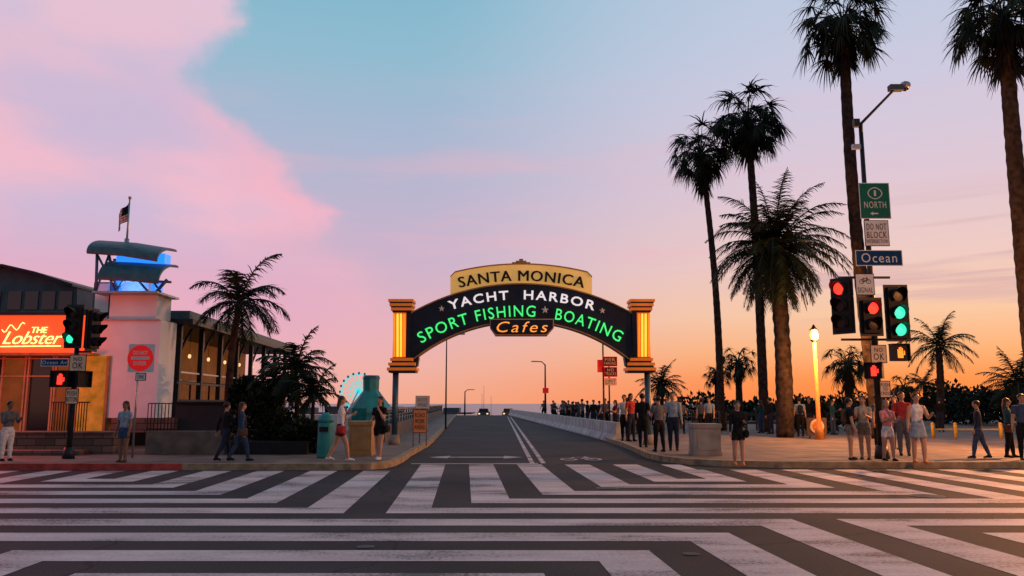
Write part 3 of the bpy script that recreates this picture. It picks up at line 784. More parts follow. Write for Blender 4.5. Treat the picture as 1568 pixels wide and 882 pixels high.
d = 21.6; b = B()
X = D(1347, 640, d).x
b.tube([(X, d, .15), (X, d, .5)], [.2, .15], 'darkmetal', 12); b.tube([(X, d, .45), (X, d, D(1340, 190, d).z)], [.10, .055], 'darkmetal', 12)
zt = D(1340, 190, d).z
p = D(1333, 180, d); q = D(1366, 140, d); q2 = D(1380, 132, d)
b.tube([(X, d, zt - .3), (X, d - .05, zt), (q.x, d - .1, q.z), (q2.x, d - .1, q2.z)], [.05, .045, .035, .03], 'darkmetal', 8)
b.ell((q2.x + .06, d - .1, q2.z - .02), (.15, .15, .12), 'steel', 14, 8); b.ell((q2.x + .06, d - .1, q2.z - .1), (.1, .1, .09), 'glass', 12, 6)
b.box((q.x - .13, d - .2, q.z - .02), (q2.x - .02, d, q.z + .14), 'greywall')
b.box((X - .22, d - .12, zt - .1), (X - .06, d + .02, zt + .12), 'darkmetal'); b.box((X - .3, d - .12, zt - .75), (X - .08, d, zt - .62), 'steel')
plate(b, 1318, 280, 1361, 335, d - .2, 'signgreen', 'signwhite', (("", 1.7, 0), ("NORTH", .9, .72), ("", .8, 0)), 'signwhite', .06)
c = D(1339.5, 296, d - .2); R = .17; n = 28; yv = d - .207
pts = [(c.x + R * 1.08 * (cos(t_) * (1 + .12 * cos(2 * t_))), c.z + R * sin(t_)) for t_ in [2 * pi * i / n for i in range(n)]]
for i in range(n):
    p_ = pts[i]; w_ = pts[(i + 1) % n]; f1 = .86
    b.add([(p_[0], yv, p_[1]), (w_[0], yv, w_[1]), (c.x + (w_[0] - c.x) * f1, yv, c.z + (w_[1] - c.z) * f1), (c.x + (p_[0] - c.x) * f1, yv, c.z + (p_[1] - c.z) * f1)], [(0, 1, 2, 3)], 'signwhite')
b.text("1", c.x - .03, c.x + .03, c.z - .08, c.z + .08, yv, 'signwhite', .02, th=.004)
c = D(1339, 327, d - .2)
b.box((c.x - .06, yv - .002, c.z - .018), (c.x + .1, yv + .002, c.z + .018), 'signwhite'); b.add([(c.x - .12, yv - .003, c.z), (c.x - .04, yv - .003, c.z - .055), (c.x - .04, yv - .003, c.z + .055)], [(0, 1, 2)], 'signwhite')
plate(b, 1325, 337, 1360, 377, d - .2, 'signwhite', 'black', (("DO NOT", 1, .8), ("BLOCK", 1, .8), ("INTERSECTION", .55, .86)), 'black', .1)
plate(b, 1311, 383, 1381, 407, d - .22, 'signblue', 'signwhite', (("Ocean", 1, .76),), 'signwhite', .12)
plate(b, 1311, 419, 1338, 452, d - .3, 'signwhite', 'black', (("", 1.5, 0), ("SIGNAL", .9, .8)), 'black', .08)
c = D(1324.5, 430, d - .3); yv = d - .306
for s_ in (-1, 1):
    for i in range(14):
        a0, a1 = 2 * pi * i / 14, 2 * pi * (i + 1) / 14; r1, r0 = .065, .048
        b.add([(c.x + s_ * .09 + cos(a) * r, yv, c.z - .02 + sin(a) * r) for a, r in ((a0, r1), (a1, r1), (a1, r0), (a0, r0))], [(3, 2, 1, 0)], 'black')
for (x0_, z0_, x1_, z1_) in ((-.09, -.02, -.04, .08), (-.04, .07, .06, .07), (.06, .07, 0, -.02), (.09, -.02, .05, .11), (-.09, -.02, 0, -.02), (-.04, .07, 0, -.02)):
    b.tube([(c.x + x0_, yv, c.z + z0_), (c.x + x1_, yv, c.z + z1_)], [.008, .008], 'black', 4)
cs = D(1286, 469, d); signal(b, (cs.x, d - .15, cs.z), radians(-52), 0, 3, .42)
cs = D(1325.5, 487, d); signal(b, (cs.x, d - .35, cs.z), 0, 0, 2, .4, lens=('Lred', 'Lgreen'))
cs = D(1366, 481, d); signal(b, (cs.x, d - .3, cs.z), 0, 1, 3, .42, lens=('Lred', 'Lgreen', 'Lgreen'), litset=[1, 2])
for zz in (425, 520):
    z_ = D(0, zz, d).z; b.box((D(1286, 480, d).x, d - .03, z_ - .03), (D(1366, 480, d).x, d + .03, z_ + .03), 'darkmetal')
plate(b, 1334, 528, 1357, 556, d - .25, 'signyel', 'black', (("NO", 1, .5), ("OK", 1.5, .65)), 'black')
cs = D(1371, 541, d); pedbox(b, (cs.x, d - .2, cs.z), 0, 'Lorange', True, .44)
cs = D(1338, 568, d); pedbox(b, (cs.x, d - .05, cs.z), radians(-40), 'Lred', True, .42)
plate(b, 1348, 583, 1363, 609, d - .2, 'signyel', 'black', (("PUSH", 1, .8), ("TO", 1, .4), ("CROSS", 1, .8)), 'black')
b.done('traffic_signal')

def lantern(x, y, top, e):
    b = B()
    b.tube([(x, y, .15), (x, y, .6), (x, y, .7), (x, y, top - .45)], [.2, .16, .09, .065], 'lamplitpost', 12)
    b.tube([(x, y, top - .5), (x, y, top - .4), (x, y, top - .38)], [.07, .16, .16], 'black', 10)
    b.tube([(x, y, top - .38), (x, y, top - .2), (x, y, top)], [.13, .19, .12], 'lamp', 12, rnd=True)
    b.tube([(x, y, top + .02), (x, y, top + .1), (x, y, top + .25)], [.2, .1, .02], 'black', 10)
    b.done('street_lamp')
    point('street_lamp_light', (x, y - .35, top - .3), e, (1, .36, .09), .12)
lx = D(1249, 560, 33).x
lantern(lx, 33, D(1249, 506, 33).z, 1700)
lantern(17.2, 24.5, 5.2, 6500)
lantern(14.5, 13.0, 6.0, 2200)

# ---------------- railings, barriers ----------------
b = B()
for i in range(26):
    d0 = 33.5 + i * 3.05; d1 = d0 + 2.95
    prof = [(-.30, 0.0), (.30, 0), (.30, .08), (.13, .33), (.08, .82), (-.08, .82), (-.13, .33), (-.30, .08)]
    vs = [(SX(6.35 + u, dd_), dd_, z + .004) for dd_ in (d0, d1) for u, z in prof]
    n = 8; fs = [(j, (j + 1) % n, (j + 1) % n + n, j + n) for j in range(n)] + [tuple(reversed(range(n))), tuple(range(n, 2 * n))]
    b.add(vs, fs, 'barrier')
b.done('concrete_barrier', bevel=.015)
b = B()
def sb(bb, xp0, xp1, d0, d1, z0, z1, k):
    vs = [(SX(x, d_), d_, z) for z in (z0, z1) for x, d_ in ((xp0, d0), (xp1, d0), (xp1, d1), (xp0, d1))]
    bb.add(vs, [(3, 2, 1, 0), (4, 5, 6, 7), (0, 1, 5, 4), (1, 2, 6, 5), (2, 3, 7, 6), (3, 0, 4, 7)], k)
sb(b, -3.3, -3.05, 31, 112, .15, .75, 'darkconcrete')
for z_ in (.95, 1.1, 1.25): sb(b, -3.2, -3.15, 31, 112, z_, z_ + .04, 'bluesteel')
for i in range(46): d_ = 31.2 + i * 1.78; sb(b, -3.22, -3.13, d_, d_ + .07, .751, 1.34, 'bluesteel')
sb(b, -3.3, -3.05, 31, 112, 1.34, 1.42, 'bluesteel')
b.done('pier_railing')
b = B()
for i in range(30):
    d_ = 40 + i * 2.4; sb(b, 12.6, 12.68, d_, d_ + .07, .15, 1.2, 'darkmetal')
for z_ in (.5, .85, 1.2): sb(b, 12.61, 12.67, 40, 112, z_, z_ + .04, 'darkmetal')
b.done('pier_railing')
b = B()
for i in range(16):
    x = 10.0 + i * .55; b.box((x, 44, .15), (x + .08, 44.08, 1.15), 'wood')
b.box((9.9, 43.97, .95), (18.4, 43.995, 1.08), 'wood'); b.box((9.9, 43.97, .5), (18.4, 43.995, .62), 'wood'); b.done('wooden_fence')
b = B()
for i in range(10):
    x = D(1428, 650, 34).x + i * .95
    b.tube([(x, 34, .15), (x, 34, .75)], [.07, .07], 'yellowpost', 8); b.ell((x, 34, .76), (.08, .08, .06), 'yellowpost', 8, 5)
    b.box((x, 33.97, .5), (x + .95, 34.03, .56), 'yellowpost')
b.done('bollard_fence')

def cabinet(p0, p1, y0, y1, dp, k, name):
    b = B(); g = G((p0 + p1) / 2, y1, .15); d = g.y
    xa, xb = D(p0, y1, d).x, D(p1, y1, d).x; z = D(p0, y0, d).z
    b.box((xa, d, .15), (xb, d + dp, z - .12), k); b.box((xa - .03, d - .03, z - .12), (xb + .03, d + dp + .03, z), k)
    b.box((xa + .08, d - .012, .3), (xb - .08, d - .002, z - .2), k); b.box((xa - .02, d - .02, .15), (xb + .02, d + dp + .02, .24), k)
    b.done(name, bevel=.012)
cabinet(1064, 1105, 649, 698, .7, 'concrete', 'utility_cabinet')
cabinet(533, 568, 645, 698, .6, 'brass', 'utility_cabinet')
b = B(); g = G(497, 701, .15)
b.tube([(g.x, g.y, .15), (g.x, g.y, .2), (g.x, g.y, 1.05), (g.x, g.y, 1.1)], [.2, .22, .2, .2], 'teal', 16)
b.tube([(g.x, g.y, 1.1), (g.x, g.y, 1.22), (g.x, g.y, 1.36)], [.22, .2, .07], 'teal', 16); b.box((g.x - .12, g.y - .23, .85), (g.x + .12, g.y - .19, .98), 'black')
b.done('trash_can')
b = B(); g = G(1251, 671, .15)
b.tube([(g.x - .3, g.y, .15), (g.x - .3, g.y, .8)], [.03, .03], 'darkmetal', 6); b.tube([(g.x + .3, g.y, .15), (g.x + .3, g.y, .8)], [.03, .03], 'darkmetal', 6)
b.box((g.x - .42, g.y - .05, .25), (g.x + .42, g.y + .05, 1.0), 'wood')
b.m = Matrix.Translation((g.x, g.y - .06, .65)) @ Matrix.Rotation(pi / 2, 4, 'X')
b.tube([(0, 0, 0), (0, 0, .03)], [.3, .3], 'signyel', 20); b.tube([(0, 0, .031), (0, 0, .04)], [.2, .2], 'corange', 20); b.m = Matrix.Identity(4)
b.done('information_sign')

b = B(); d = 30; x = D(647, 640, d).x
b.tube([(x - .1, d, .15), (x - .1, d, D(0, 608, d).z)], [.025, .025], 'steel', 6)
plate(b, 636, 606, 658, 626, d - .05, 'signwhite', 'steel', (("NOTICE", 1, .7), ("AHEAD", 1, .7)), 'cgrey')
b.done('information_sign')
b = B(); d = 28
plate(b, 632, 627, 654, 663, d, 'signorange', 'black', (("ROAD", 1, .7), ("WORK", 1, .7), ("AHEAD", 1, .75)), 'black')
x0, x1 = D(633, 650, d).x, D(653, 650, d).x
for x in (x0, x1): b.tube([(x, d + .03, .15), (x, d + .03, D(0, 630, d).z)], [.02, .02], 'steel', 6)
b.done('roadwork_sign')
b = B(); d = 38
x = D(933, 600, d).x; b.tube([(x, d, .15), (x, d, D(0, 546, d).z)], [.04, .035], 'darkmetal', 8)
x2 = D(925, 600, d).x; b.tube([(x2, d + .2, .15), (x2, d + .2, D(0, 505, d).z)], [.05, .035], 'wood', 8)
plate(b, 923, 546, 945, 561, d - .1, 'cburg', 'signred', (("PIER", 1, .7), ("PARKING", 1, .8)), 'signyel')
plate(b, 925, 562, 945, 577, d - .1, 'cburg', 'signred', (("NO", 1, .5), ("TRUCKS", 1, .8)), 'signyel')
plate(b, 926, 579, 944, 590, d - .1, 'signyel', 'signred', (("LIMIT", 1, .8),), 'black')
plate(b, 915, 551, 923, 570, d + .05, 'signred', 'black')
b.done('pier_notice_sign')

def dlamp(px, y0, arm, d, base=0.0, q=1.0):
    b = B(); x = D(px, 600, d).x; z = D(px, y0, d).z
    b.tube([(x, d, base), (x, d, z - .3), (x + arm * .3, d, z), (x + arm, d, z + .05)], [.11 * q, .07 * q, .05 * q, .04 * q], 'darkmetal', 8)
    b.box((x + arm - .3, d - .12, z - .02), (x + arm + .3, d + .12, z + .08), 'steel'); b.done('street_lamp')
dlamp(683, 512, .8, 48, .1, .5); dlamp(835, 554, -1.0, 75); dlamp(712, 597, 1.2, 125, -1, 1.3)
b = B(); d = 75
plate(b, 831, 594, 840, 602, d - .2, 'signred', None); b.done('traffic_sign')

b = B(); c = D(549, 599, 420); R = 27 / 1219.6 * 420; cy_, cz = c.y, c.z
for rr in (R, R * .93, R * .5):
    b.tube([(c.x + rr * cos(2 * pi * i / 40), cy_, cz + rr * sin(2 * pi * i / 40)) for i in range(41)], [.2] * 41, 'cyan', 5)
for i in range(20):
    a = 2 * pi * i / 20; b.tube([(c.x, cy_, cz), (c.x + R * cos(a), cy_, cz + R * sin(a))], [.17, .17], 'cyan', 4)
    b.ell((c.x + R * 1.04 * cos(a), cy_, cz + R * 1.04 * sin(a) - .3), (.6, .6, .7), 'teal', 8, 5)
for s_ in (-1, 1): b.tube([(c.x, cy_ + s_, cz), (c.x + s_ * 5, cy_ + s_ * 2, -3)], [.3, .4], 'white', 6)
b.done('ferris_wheel')
b = B(); b.box((-130, 400, -3.6), (-20, 440, -3), 'wood')
for i in range(12): b.box((-128 + i * 9, 402, -9.5), (-127.2 + i * 9, 403, -3.61), 'wood')
for i in range(7): b.box((-125 + i * 15, 410, -3), (-117 + i * 15, 425, random.uniform(-.6, .6)), 'greywall')
b.done('pier')
b = B(); d = 44
cx_ = D(568, 600, d).x
def ring(px, py): v = D(px, py, d); return abs(v.x - cx_), v.z
rs = [ring(533, 645), ring(534, 625), ring(545, 612), ring(556, 598), ring(556, 580)]
b.tube([(cx_, d, z) for r, z in rs], [r for r, z in rs], 'teal', 8, smooth=False)
b.tube([(cx_, d, rs[-1][1]), (cx_, d, rs[-1][1] + .18)], [rs[-1][0] * 1.1, rs[-1][0] * .95], 'bluesteel', 8, smooth=False)
b.tube([(cx_, d, 0), (cx_, d, rs[0][1])], [rs[0][0] * .9] * 2, 'tealroof', 8, smooth=False)
b.done('ticket_kiosk')

def car(x, y, k, dz=-.55):
    b = B()
    b.prism([(-.85, .3), (.85, .3), (.9, .55), (.88, .9), (.72, .98), (.62, 1.42), (-.62, 1.42), (-.72, .98), (-.88, .9), (-.9, .55)], y + .9, y + 3.2, k)
    b.prism([(-.82, .3), (.82, .3), (.86, .6), (.8, .86), (-.8, .86), (-.86, .6)], y, y + .9, k); b.prism([(-.82, .3), (.82, .3), (.86, .6), (.8, .92), (-.8, .92), (-.86, .6)], y + 3.2, y + 4.2, k)
    b.prism([(-.64, .98), (.64, .98), (.55, 1.36), (-.55, 1.36)], y + .86, y + .89, 'glass')
    for s_ in (-1, 1):
        b.ell((s_ * .6, y - .02, .68), (.16, .06, .11), 'lampw', 8, 6)
        for yy in (y + .8, y + 3.4): b.tube([(s_ * .88, yy, .32), (s_ * .66, yy, .32)], [.32, .32], 'black', 14)
    b.v = [Vector((v.x + x, v.y, v.z + dz)) for v in b.v]; b.done('car', bevel=.03)
car(D(740, 630, 118).x, 118, 'cgrey'); car(D(778, 630, 119).x, 119, 'ckhaki')
b = B()
for px, t in ((741, 590), (738, 603), (752, 606)):
    v = D(px, t, 600); b.tube([(v.x, 600, -8), (v.x, 600, v.z)], [.25, .12], 'signwhite', 5)
    b.add([(v.x - 4, 600, -8.4), (v.x + 4, 600, -8.4), (v.x + 5, 600, -7), (v.x - 5, 600, -7)], [(0, 1, 2, 3)], 'white')
b.done('sailboat')

# ---------------- palms ----------------
def leafq(b, p, d, side, L, w, droop, k, seg=3):
    pts = []; cur = Vector(p); dd_ = Vector(d).normalized()
    for i in range(seg + 1):
        t = i / seg; ww = w * (1 - t) ** .6 if i < seg else 0.004
        pts.append((cur - side * ww, cur + side * ww)); dd_ = (dd_ + Vector((0, 0, -droop / seg))).normalized(); cur = cur + dd_ * L / seg
    vs = [q for pr in pts for q in pr]
    b.add(vs, [(2 * i, 2 * i + 1, 2 * i + 3, 2 * i + 2) for i in range(seg)], k)
def trunkpath(base, top, n=14, sway=.15):
    base = Vector(base); top = Vector(top); out = []
    for i in range(n + 1):
        t = i / n; p = base.lerp(top, t); p.x += sway * sin(t * pi); out.append(p)
    return out
def fan_palm(name, base, top, r, R, n, seed, sway=.2, skirt=1.6, lw=.042):
    rd = random.Random(seed); b = B()
    tp_ = trunkpath(base, top, 60, sway); rad = []
    for i in range(61):
        t = i / 60; rr = r * (1 - .30 * t) + (.25 * r if t < .02 else 0); rad.append(rr * (1 + .07 * (i % 2) + rd.uniform(-.03, .03)))
    b.tube(tp_, rad, 'trunk', 12)
    top = Vector(top)
    for i in range(int(46 * skirt)):
        a = rd.uniform(0, 2 * pi); h = rd.uniform(0, skirt)
        o = top + Vector((cos(a) * r * .7, sin(a) * r * .7, -h + .1)); dirr = Vector((cos(a) * .6, sin(a) * .6, -.7))
        side = Vector((-sin(a), cos(a), 0))
        for j in range(5):
            leafq(b, o, dirr + side * rd.uniform(-.45, .45), side, rd.uniform(.5, 1.1) * R * .42, .05, .8, 'leafdead' if rd.random() < .6 else 'leafdark', 2)
    for i in range(n):
        u = (i + .5) / n
        el = math.asin(max(-1, min(1, 1 - 1.72 * u))) + rd.uniform(-.18, .18)
        a = i * 2.39996 + rd.uniform(-.4, .4)
        d_ = Vector((cos(a) * cos(el), sin(a) * cos(el), sin(el)))
        side = Vector((-sin(a), cos(a), 0)); nrm = d_.cross(side).normalized()
        if nrm.z < 0: nrm = -nrm
        Lp = R * rd.uniform(.28, .66); Lf = R * rd.uniform(.36, .5)
        o = top + Vector((0, 0, .1)); mid = o + d_ * Lp * .6; dd_ = (d_ + Vector((0, 0, -.4))).normalized(); e = mid + dd_ * Lp * .4
        b.tube([o, mid, e], [.035, .022, .015], 'leaf', 4, smooth=False)
        m = 15; tw = rd.uniform(-.8, .8); s2 = (side * cos(tw) + nrm * sin(tw)).normalized()
        k = 'leaf' if rd.random() < .5 else 'leafdark'
        for j in range(m):
            th = (j / (m - 1) - .5) * radians(200)
            ld = dd_ * cos(th) + s2 * sin(th)
            ls = (s2 * cos(th) - dd_ * sin(th)).normalized()
            ls = (ls + nrm * rd.uniform(-.5, .5)).normalized()
            leafq(b, e, ld, ls, Lf * (.75 + .25 * cos(th)) * rd.uniform(.8, 1.12), lw * R / 2.5, rd.uniform(.9, 2.3), k, 3)
    return b.done(name, origin=base)
def feather_palm(name, base, top, r, R, n, seed, sway=.1, elmin=-.5, lw=.03, ll=.5, nl=30, droop=1.4, boots=True):
    rd = random.Random(seed); b = B()
    tp_ = trunkpath(base, top, 30, sway); b.tube(tp_, [r * (1 + .1 * (i % 2) + rd.uniform(-.05, .05)) * (1 - .15 * i / 30) for i in range(31)], 'trunk', 12)
    top = Vector(top)
    if boots:
        b.ell(tuple(top - Vector((0, 0, .3))), (r * 1.35, r * 1.35, .7), 'trunk', 12, 7)
    for i in range(n):
        u = (i + .5) / n; el = radians(82) + (elmin - radians(82)) * u ** .85 + rd.uniform(-.12, .12); a = i * 2.39996 + rd.uniform(-.25, .25)
        d_ = Vector((cos(a) * cos(el), sin(a) * cos(el), sin(el))); side = Vector((-sin(a), cos(a), 0))
        L = R * rd.uniform(.85, 1.12) * (1.0 if el > 0 else .85); sg = 12; cur = top + Vector((0, 0, .1)); pts = [cur.copy()]; dirs = [d_.copy()]
        for s_ in range(sg):
            d_ = (d_ + Vector((0, 0, -droop / sg * (0.5 + s_ / sg)))).normalized(); cur = cur + d_ * L / sg; pts.append(cur.copy()); dirs.append(d_.copy())
        b.tube(pts, [.03 * (1 - .8 * s_ / sg) + .004 for s_ in range(sg + 1)], 'leaf', 4, smooth=False)
        k = 'leaf' if rd.random() < .45 else 'leafdark'
        for j in range(nl):
            t = .10 + .90 * j / nl; f = t * sg; ii = min(sg - 1, int(f)); p = pts[ii].lerp(pts[ii + 1], f - ii); dr = dirs[ii]
            nr = dr.cross(side).normalized()
            if nr.z < 0: nr = -nr
            prof = ll * (sin(pi * min(1, t * .92 + .1)) ** .6 + .12)
            for s_ in (-1, 1):
                ld = side * s_ * .8 + dr * .65 + nr * rd.uniform(-.15, .3)
                leafq(b, p, ld, (dr + nr * rd.uniform(-.4, .4)).normalized(), prof * rd.uniform(.8, 1.15), lw, rd.uniform(.5, 1.2), k, 2)
    return b.done(name, origin=base)
def top_(px, py, d): v = D(px, py, d); return (v.x, v.y, v.z)
def base_(px, d, z=.15): v = D(px, 640, d); return (v.x, d, z)
fan_palm('palm_tree', base_(1347, 34), top_(1291, 40, 34), .30, 2.8, 74, 1, -.25, 1.9)
fan_palm('palm_tree', base_(1592, 31), top_(1536, 30, 31), .36, 3.0, 74, 2, -.05, 2.3)
fan_palm('palm_tree', base_(1170, 42), top_(1145, 190, 42), .25, 3.0, 74, 3, .1, 1.8)
fan_palm('palm_tree', base_(1104, 44), top_(1074, 238, 44), .21, 2.7, 66, 4, .25, 1.8)
feather_palm('date_palm', base_(1201, 35), top_(1187, 385, 35), .36, 3.5, 110, 5, .1, -1.05, .03, .6, 40, 1.7)
feather_palm('palm_tree', base_(1437, 46), top_(1437, 532, 46), .2, 2.5, 24, 6, .1, -.5, .03, .5, 26, 1.5, False)
feather_palm('palm_tree', base_(1418, 75), top_(1416, 590, 75), .2, 2.0, 20, 7, 0, -.5, .04, .5, 18, 1.5, False)
fan_palm('palm_tree', base_(1133, 50), top_(1130, 556, 50), .24, 1.7, 34, 8, 0, .8)
fan_palm('palm_tree', base_(1100, 48), top_(1098, 575, 48), .22, 1.3, 26, 18, 0, .6)
feather_palm('palm_tree', base_(1012, 62), top_(1012, 592, 62), .25, 2.3, 30, 9, 0, -.6, .04, .5, 20, 1.4)
feather_palm('palm_tree', base_(352, 28.5), top_(366, 468, 28.5), .13, 2.3, 20, 10, -.15, -.5, .034, .55, 30, 1.9, False)
feather_palm('palm_tree', base_(1568, 48), top_(1560, 592, 48), .3, 2.7, 34, 12, 0, -.4, .04, .5, 20, 1.2)
feather_palm('palm_tree', base_(454, 25.5), top_(452, 572, 25.5), .08, 1.6, 24, 11, .05, -.7, .03, .40, 26, 1.7, False)
feather_palm('palm_tree', base_(420, 26.5), top_(424, 598, 26.5), .07, 1.3, 18, 31, .0, -.5, .028, .35, 24, 1.4, False)
feather_palm('palm_tree', base_(478, 24.5), top_(480, 610, 24.5), .06, 1.1, 18, 32, .0, -.5, .026, .3, 22, 1.4, False)
fan_palm('palm_tree', base_(1300, 43), top_(1298, 560, 43), .22, 1.8, 40, 38, 0, 1.2)
fan_palm('palm_tree', base_(1380, 44), top_(1385, 598, 44), .22, 1.3, 30, 39, 0, 1.0)

def bush(name, blobs, n, k='leafdark', seed=1, ls=.12):
    rd = random.Random(seed); b = B()
    for c, r in blobs:
        for i in range(n):
            v = Vector((rd.gauss(0, 1), rd.gauss(0, 1), rd.gauss(0, 1))).normalized() * rd.uniform(.3, 1.12) ** .6
            p = Vector((c[0] + v.x * r[0], c[1] + v.y * r[1], c[2] + v.z * r[2]))
            if p.z < .1: continue
            d_ = (v + Vector((rd.uniform(-.8, .8), rd.uniform(-.8, .8), rd.uniform(-.5, .8)))).normalized()
            s_ = d_.cross(Vector((rd.uniform(-1, 1), rd.uniform(-1, 1), rd.uniform(-1, 1)))).normalized()
            L = ls * rd.uniform(.6, 1.6)
            b.add([p, p + d_ * L * .5 + s_ * L * .3, p + d_ * L, p + d_ * L * .5 - s_ * L * .3], [(0, 1, 2, 3)], 'leaf' if rd.random() < .35 else k)
    return b.done(name)
def blob(px, py, d, rx, ry, rz): v = D(px, py, d); return ((v.x, d, v.z), (rx, ry, rz))
bush('hedge', [blob(392, 645, 25, .7, .7, 1.0), blob(376, 605, 25.5, .4, .5, .5), blob(430, 665, 24.5, .8, .6, .7), blob(465, 672, 24, .6, .5, .5), blob(405, 618, 25.6, .4, .5, .5)], 1500, 'leafdark', 3, .14)
b = B(); bx(b, 350, 676, 470, 705, 23.3, 25.5, 'black'); b.done('planter', bevel=.02)
bl = []
rd = random.Random(5)
for i in range(26):
    px = 1440 + i * 12; bl.append(blob(px, 628 - rd.uniform(0, 14), 58 + rd.uniform(-4, 4), 1.4, 1.2, rd.uniform(.8, 1.5)))
bush('hedge', bl, 420, 'leafdark', 6, .3)
bl = []
for i in range(30):
    px = 1050 + i * 14; bl.append(blob(px, 634 - rd.uniform(0, 8), 72 + rd.uniform(-4, 4), 1.6, 1.2, rd.uniform(.6, 1.3)))
bush('hedge', bl, 300, 'leafdark', 9, .35)
bush('shrub', [blob(1225, 632, 41, .7, .7, .8), blob(1265, 640, 40, .7, .7, .7), blob(1310, 628, 47, 1.6, 1, 1.1), blob(1370, 628, 47, 1.6, 1, 1.2)], 900, 'leafdark', 10, .16)

# ---------------- people ----------------
def person_mesh(Hh, st):
    w = B(); wt = .94 if st.get('fem') else 1.06
    skin = st.get('skin', 'skin'); top = st['top']; bot = st['bottom']; shoe = st.get('shoes', 'cblack'); hair = st.get('hair', 'hair')
    legs = st.get('legs', ((.04, -.02), (-.04, -.06))); arms = st.get('arms', ((.08, .12, .25), (.0, .12, .2)))
    pants = st.get('pants', 'long'); sleeve = st.get('sleeve', 'short')
    def dens(pts, rad, k, n=12, ref=(1, 0, 0), rnd=True, step=.02):
        P = []; R = []
        pts = [Vector(p) for p in pts]
        for i in range(len(pts) - 1):
            L = (pts[i + 1] - pts[i]).length; m = max(1, int(L / step))
            for j in range(m):
                t = j / m; P.append(pts[i].lerp(pts[i + 1], t)); a, c = rad[i], rad[i + 1]
                a = a if isinstance(a, tuple) else (a, a); c = c if isinstance(c, tuple) else (c, c)
                R.append((a[0] + (c[0] - a[0]) * t, a[1] + (c[1] - a[1]) * t))
        P.append(pts[-1]); R.append(rad[-1] if isinstance(rad[-1], tuple) else (rad[-1],) * 2)
        w.tube(P, R, k, n, True, True, rnd, ref)
    ank = []; data = []
    for s_, (a, c) in zip((-1, 1), legs):
        hp = Vector((s_ * .052, 0, .50)); kn = hp + Vector((s_ * .004, sin(a) * .24, -cos(a) * .24)); an = kn + Vector((0, sin(c) * .225, -cos(c) * .225))
        data.append((s_, hp, kn, an, c)); ank.append(an.z)
    dz = .042 - min(ank)
    off = Vector((0, 0, dz))
    for s_, hp, kn, an, c in data:
        hp, kn, an = hp + off, kn + off, an + off
        kt = bot if pants in ('long', 'short') else skin; kc = bot if pants == 'long' else skin
        midt = hp.lerp(kn, .45)
        gl = 1.12 if pants == 'long' else 1
        dens([hp, midt], [.056 * wt, .053 * gl], kt if pants != 'skirt' else skin, ref=(1, 0, 0)); dens([midt, kn], [.049 * gl, .036 * gl], kc)
        dens([kn, kn.lerp(an, .35), an], [.035 * gl, .036 * gl, .021 * gl * 1.1], kc)
        lift = max(0, -c) * .35; hd_ = Vector((0, -.022, -.022)); toe = Vector((0, .092, -.026 - lift * .06))
        dens([an + hd_, an + Vector((0, .04, -.018)), an + toe], [(.024, .022), (.026, .022), (.024, .014)], shoe)
    tz = lambda z: z + dz
    lean = st.get('lean', .0)
    L_ = lambda x, y, z: (x, y + (z - .5) * lean, tz(z))
    dens([L_(0, 0, .475), L_(0, 0, .53), L_(0, 0, .585)], [(.078 * wt, .055), (.092 * (1 if st.get('fem') else .97), .064), (.08 * wt, .055)], bot)
    dens([L_(0, 0, .575), L_(0, 0, .62), L_(0, .004, .70), L_(0, .003, .77), L_(0, 0, .81), L_(0, -.003, .835)],
         [(.088 * wt, .060), (.078 * wt, .054), (.088 * wt, .062), (.098 * wt, .058), (.088 * wt, .046), (.045, .035)], top)
    if st.get('fem'):
        for s_ in (-1, 1): w.ell(L_(s_ * .035, .045, .735), (.034, .028, .032), top)
    dens([L_(0, -.003, .82), L_(0, .004, .885)], [.033, .029], skin)
    if pants == 'skirt':
        ln = st.get('skirt', .36)
        dens([L_(0, 0, .60), L_(0, 0, .53), L_(0, 0, ln)], [(.078, .056), (.096, .072), (.125, .10)], bot, 14, rnd=False)
    hc = Vector(L_(0, .012, .934))
    w.ell(tuple(hc + Vector((0, -.002, .008))), (.046, .054, .057), skin, 16, 12); w.ell(tuple(hc + Vector((0, .014, -.03))), (.033, .037, .036), skin)
    w.ell(tuple(hc + Vector((0, .056, -.008))), (.008, .012, .014), skin, 6, 5)
    for s_ in (-1, 1): w.ell(tuple(hc + Vector((s_ * .047, -.002, -.004))), (.008, .012, .017), skin, 6, 5)
    w.ell(tuple(hc + Vector((0, -.014, .022))), (.054, .056, .052), hair, 16, 12)
    if st.get('long'):
        dens([hc + Vector((0, -.035, 0)), hc + Vector((0, -.05, -.07)), hc + Vector((0, -.06, -.07 - st['long']))], [(.050, .034), (.056, .032), (.038, .016)], hair)
    hands = []
    for s_, (f, ab, el) in zip((-1, 1), arms):
        sh = Vector(L_(s_ * .103 * wt, 0, .795))
        d1 = Vector((s_ * sin(ab) * cos(f), sin(f), -cos(f) * cos(ab))).normalized()
        elb = sh + d1 * .165
        inw = st.get('inward', .4) if el > .8 else 0
        d2 = Vector((d1.x - s_ * inw, d1.y * cos(el) - d1.z * sin(el), d1.z * cos(el) + d1.y * sin(el))).normalized()
        wr = elb + d2 * .14
        tk_ = top if sleeve != 'none' else skin
        if sleeve == 'short':
            dens([Vector(L_(s_ * .07, 0, .80)), sh, sh.lerp(elb, .55)], [.034, .036 * wt, .033], top)
            dens([sh.lerp(elb, .4), elb], [.027, .025], skin)
        else: dens([Vector(L_(s_ * .07, 0, .80)), sh, elb], [.034, .034 * wt, .026], tk_)
        dens([elb, elb.lerp(wr, .35), wr], [.025, .025, .017], top if sleeve == 'long' else skin)
        dens([wr, wr + d2 * .048], [(.015, .013), (.02, .011)], skin)
        hands.append((wr + d2 * .045, d2, s_))
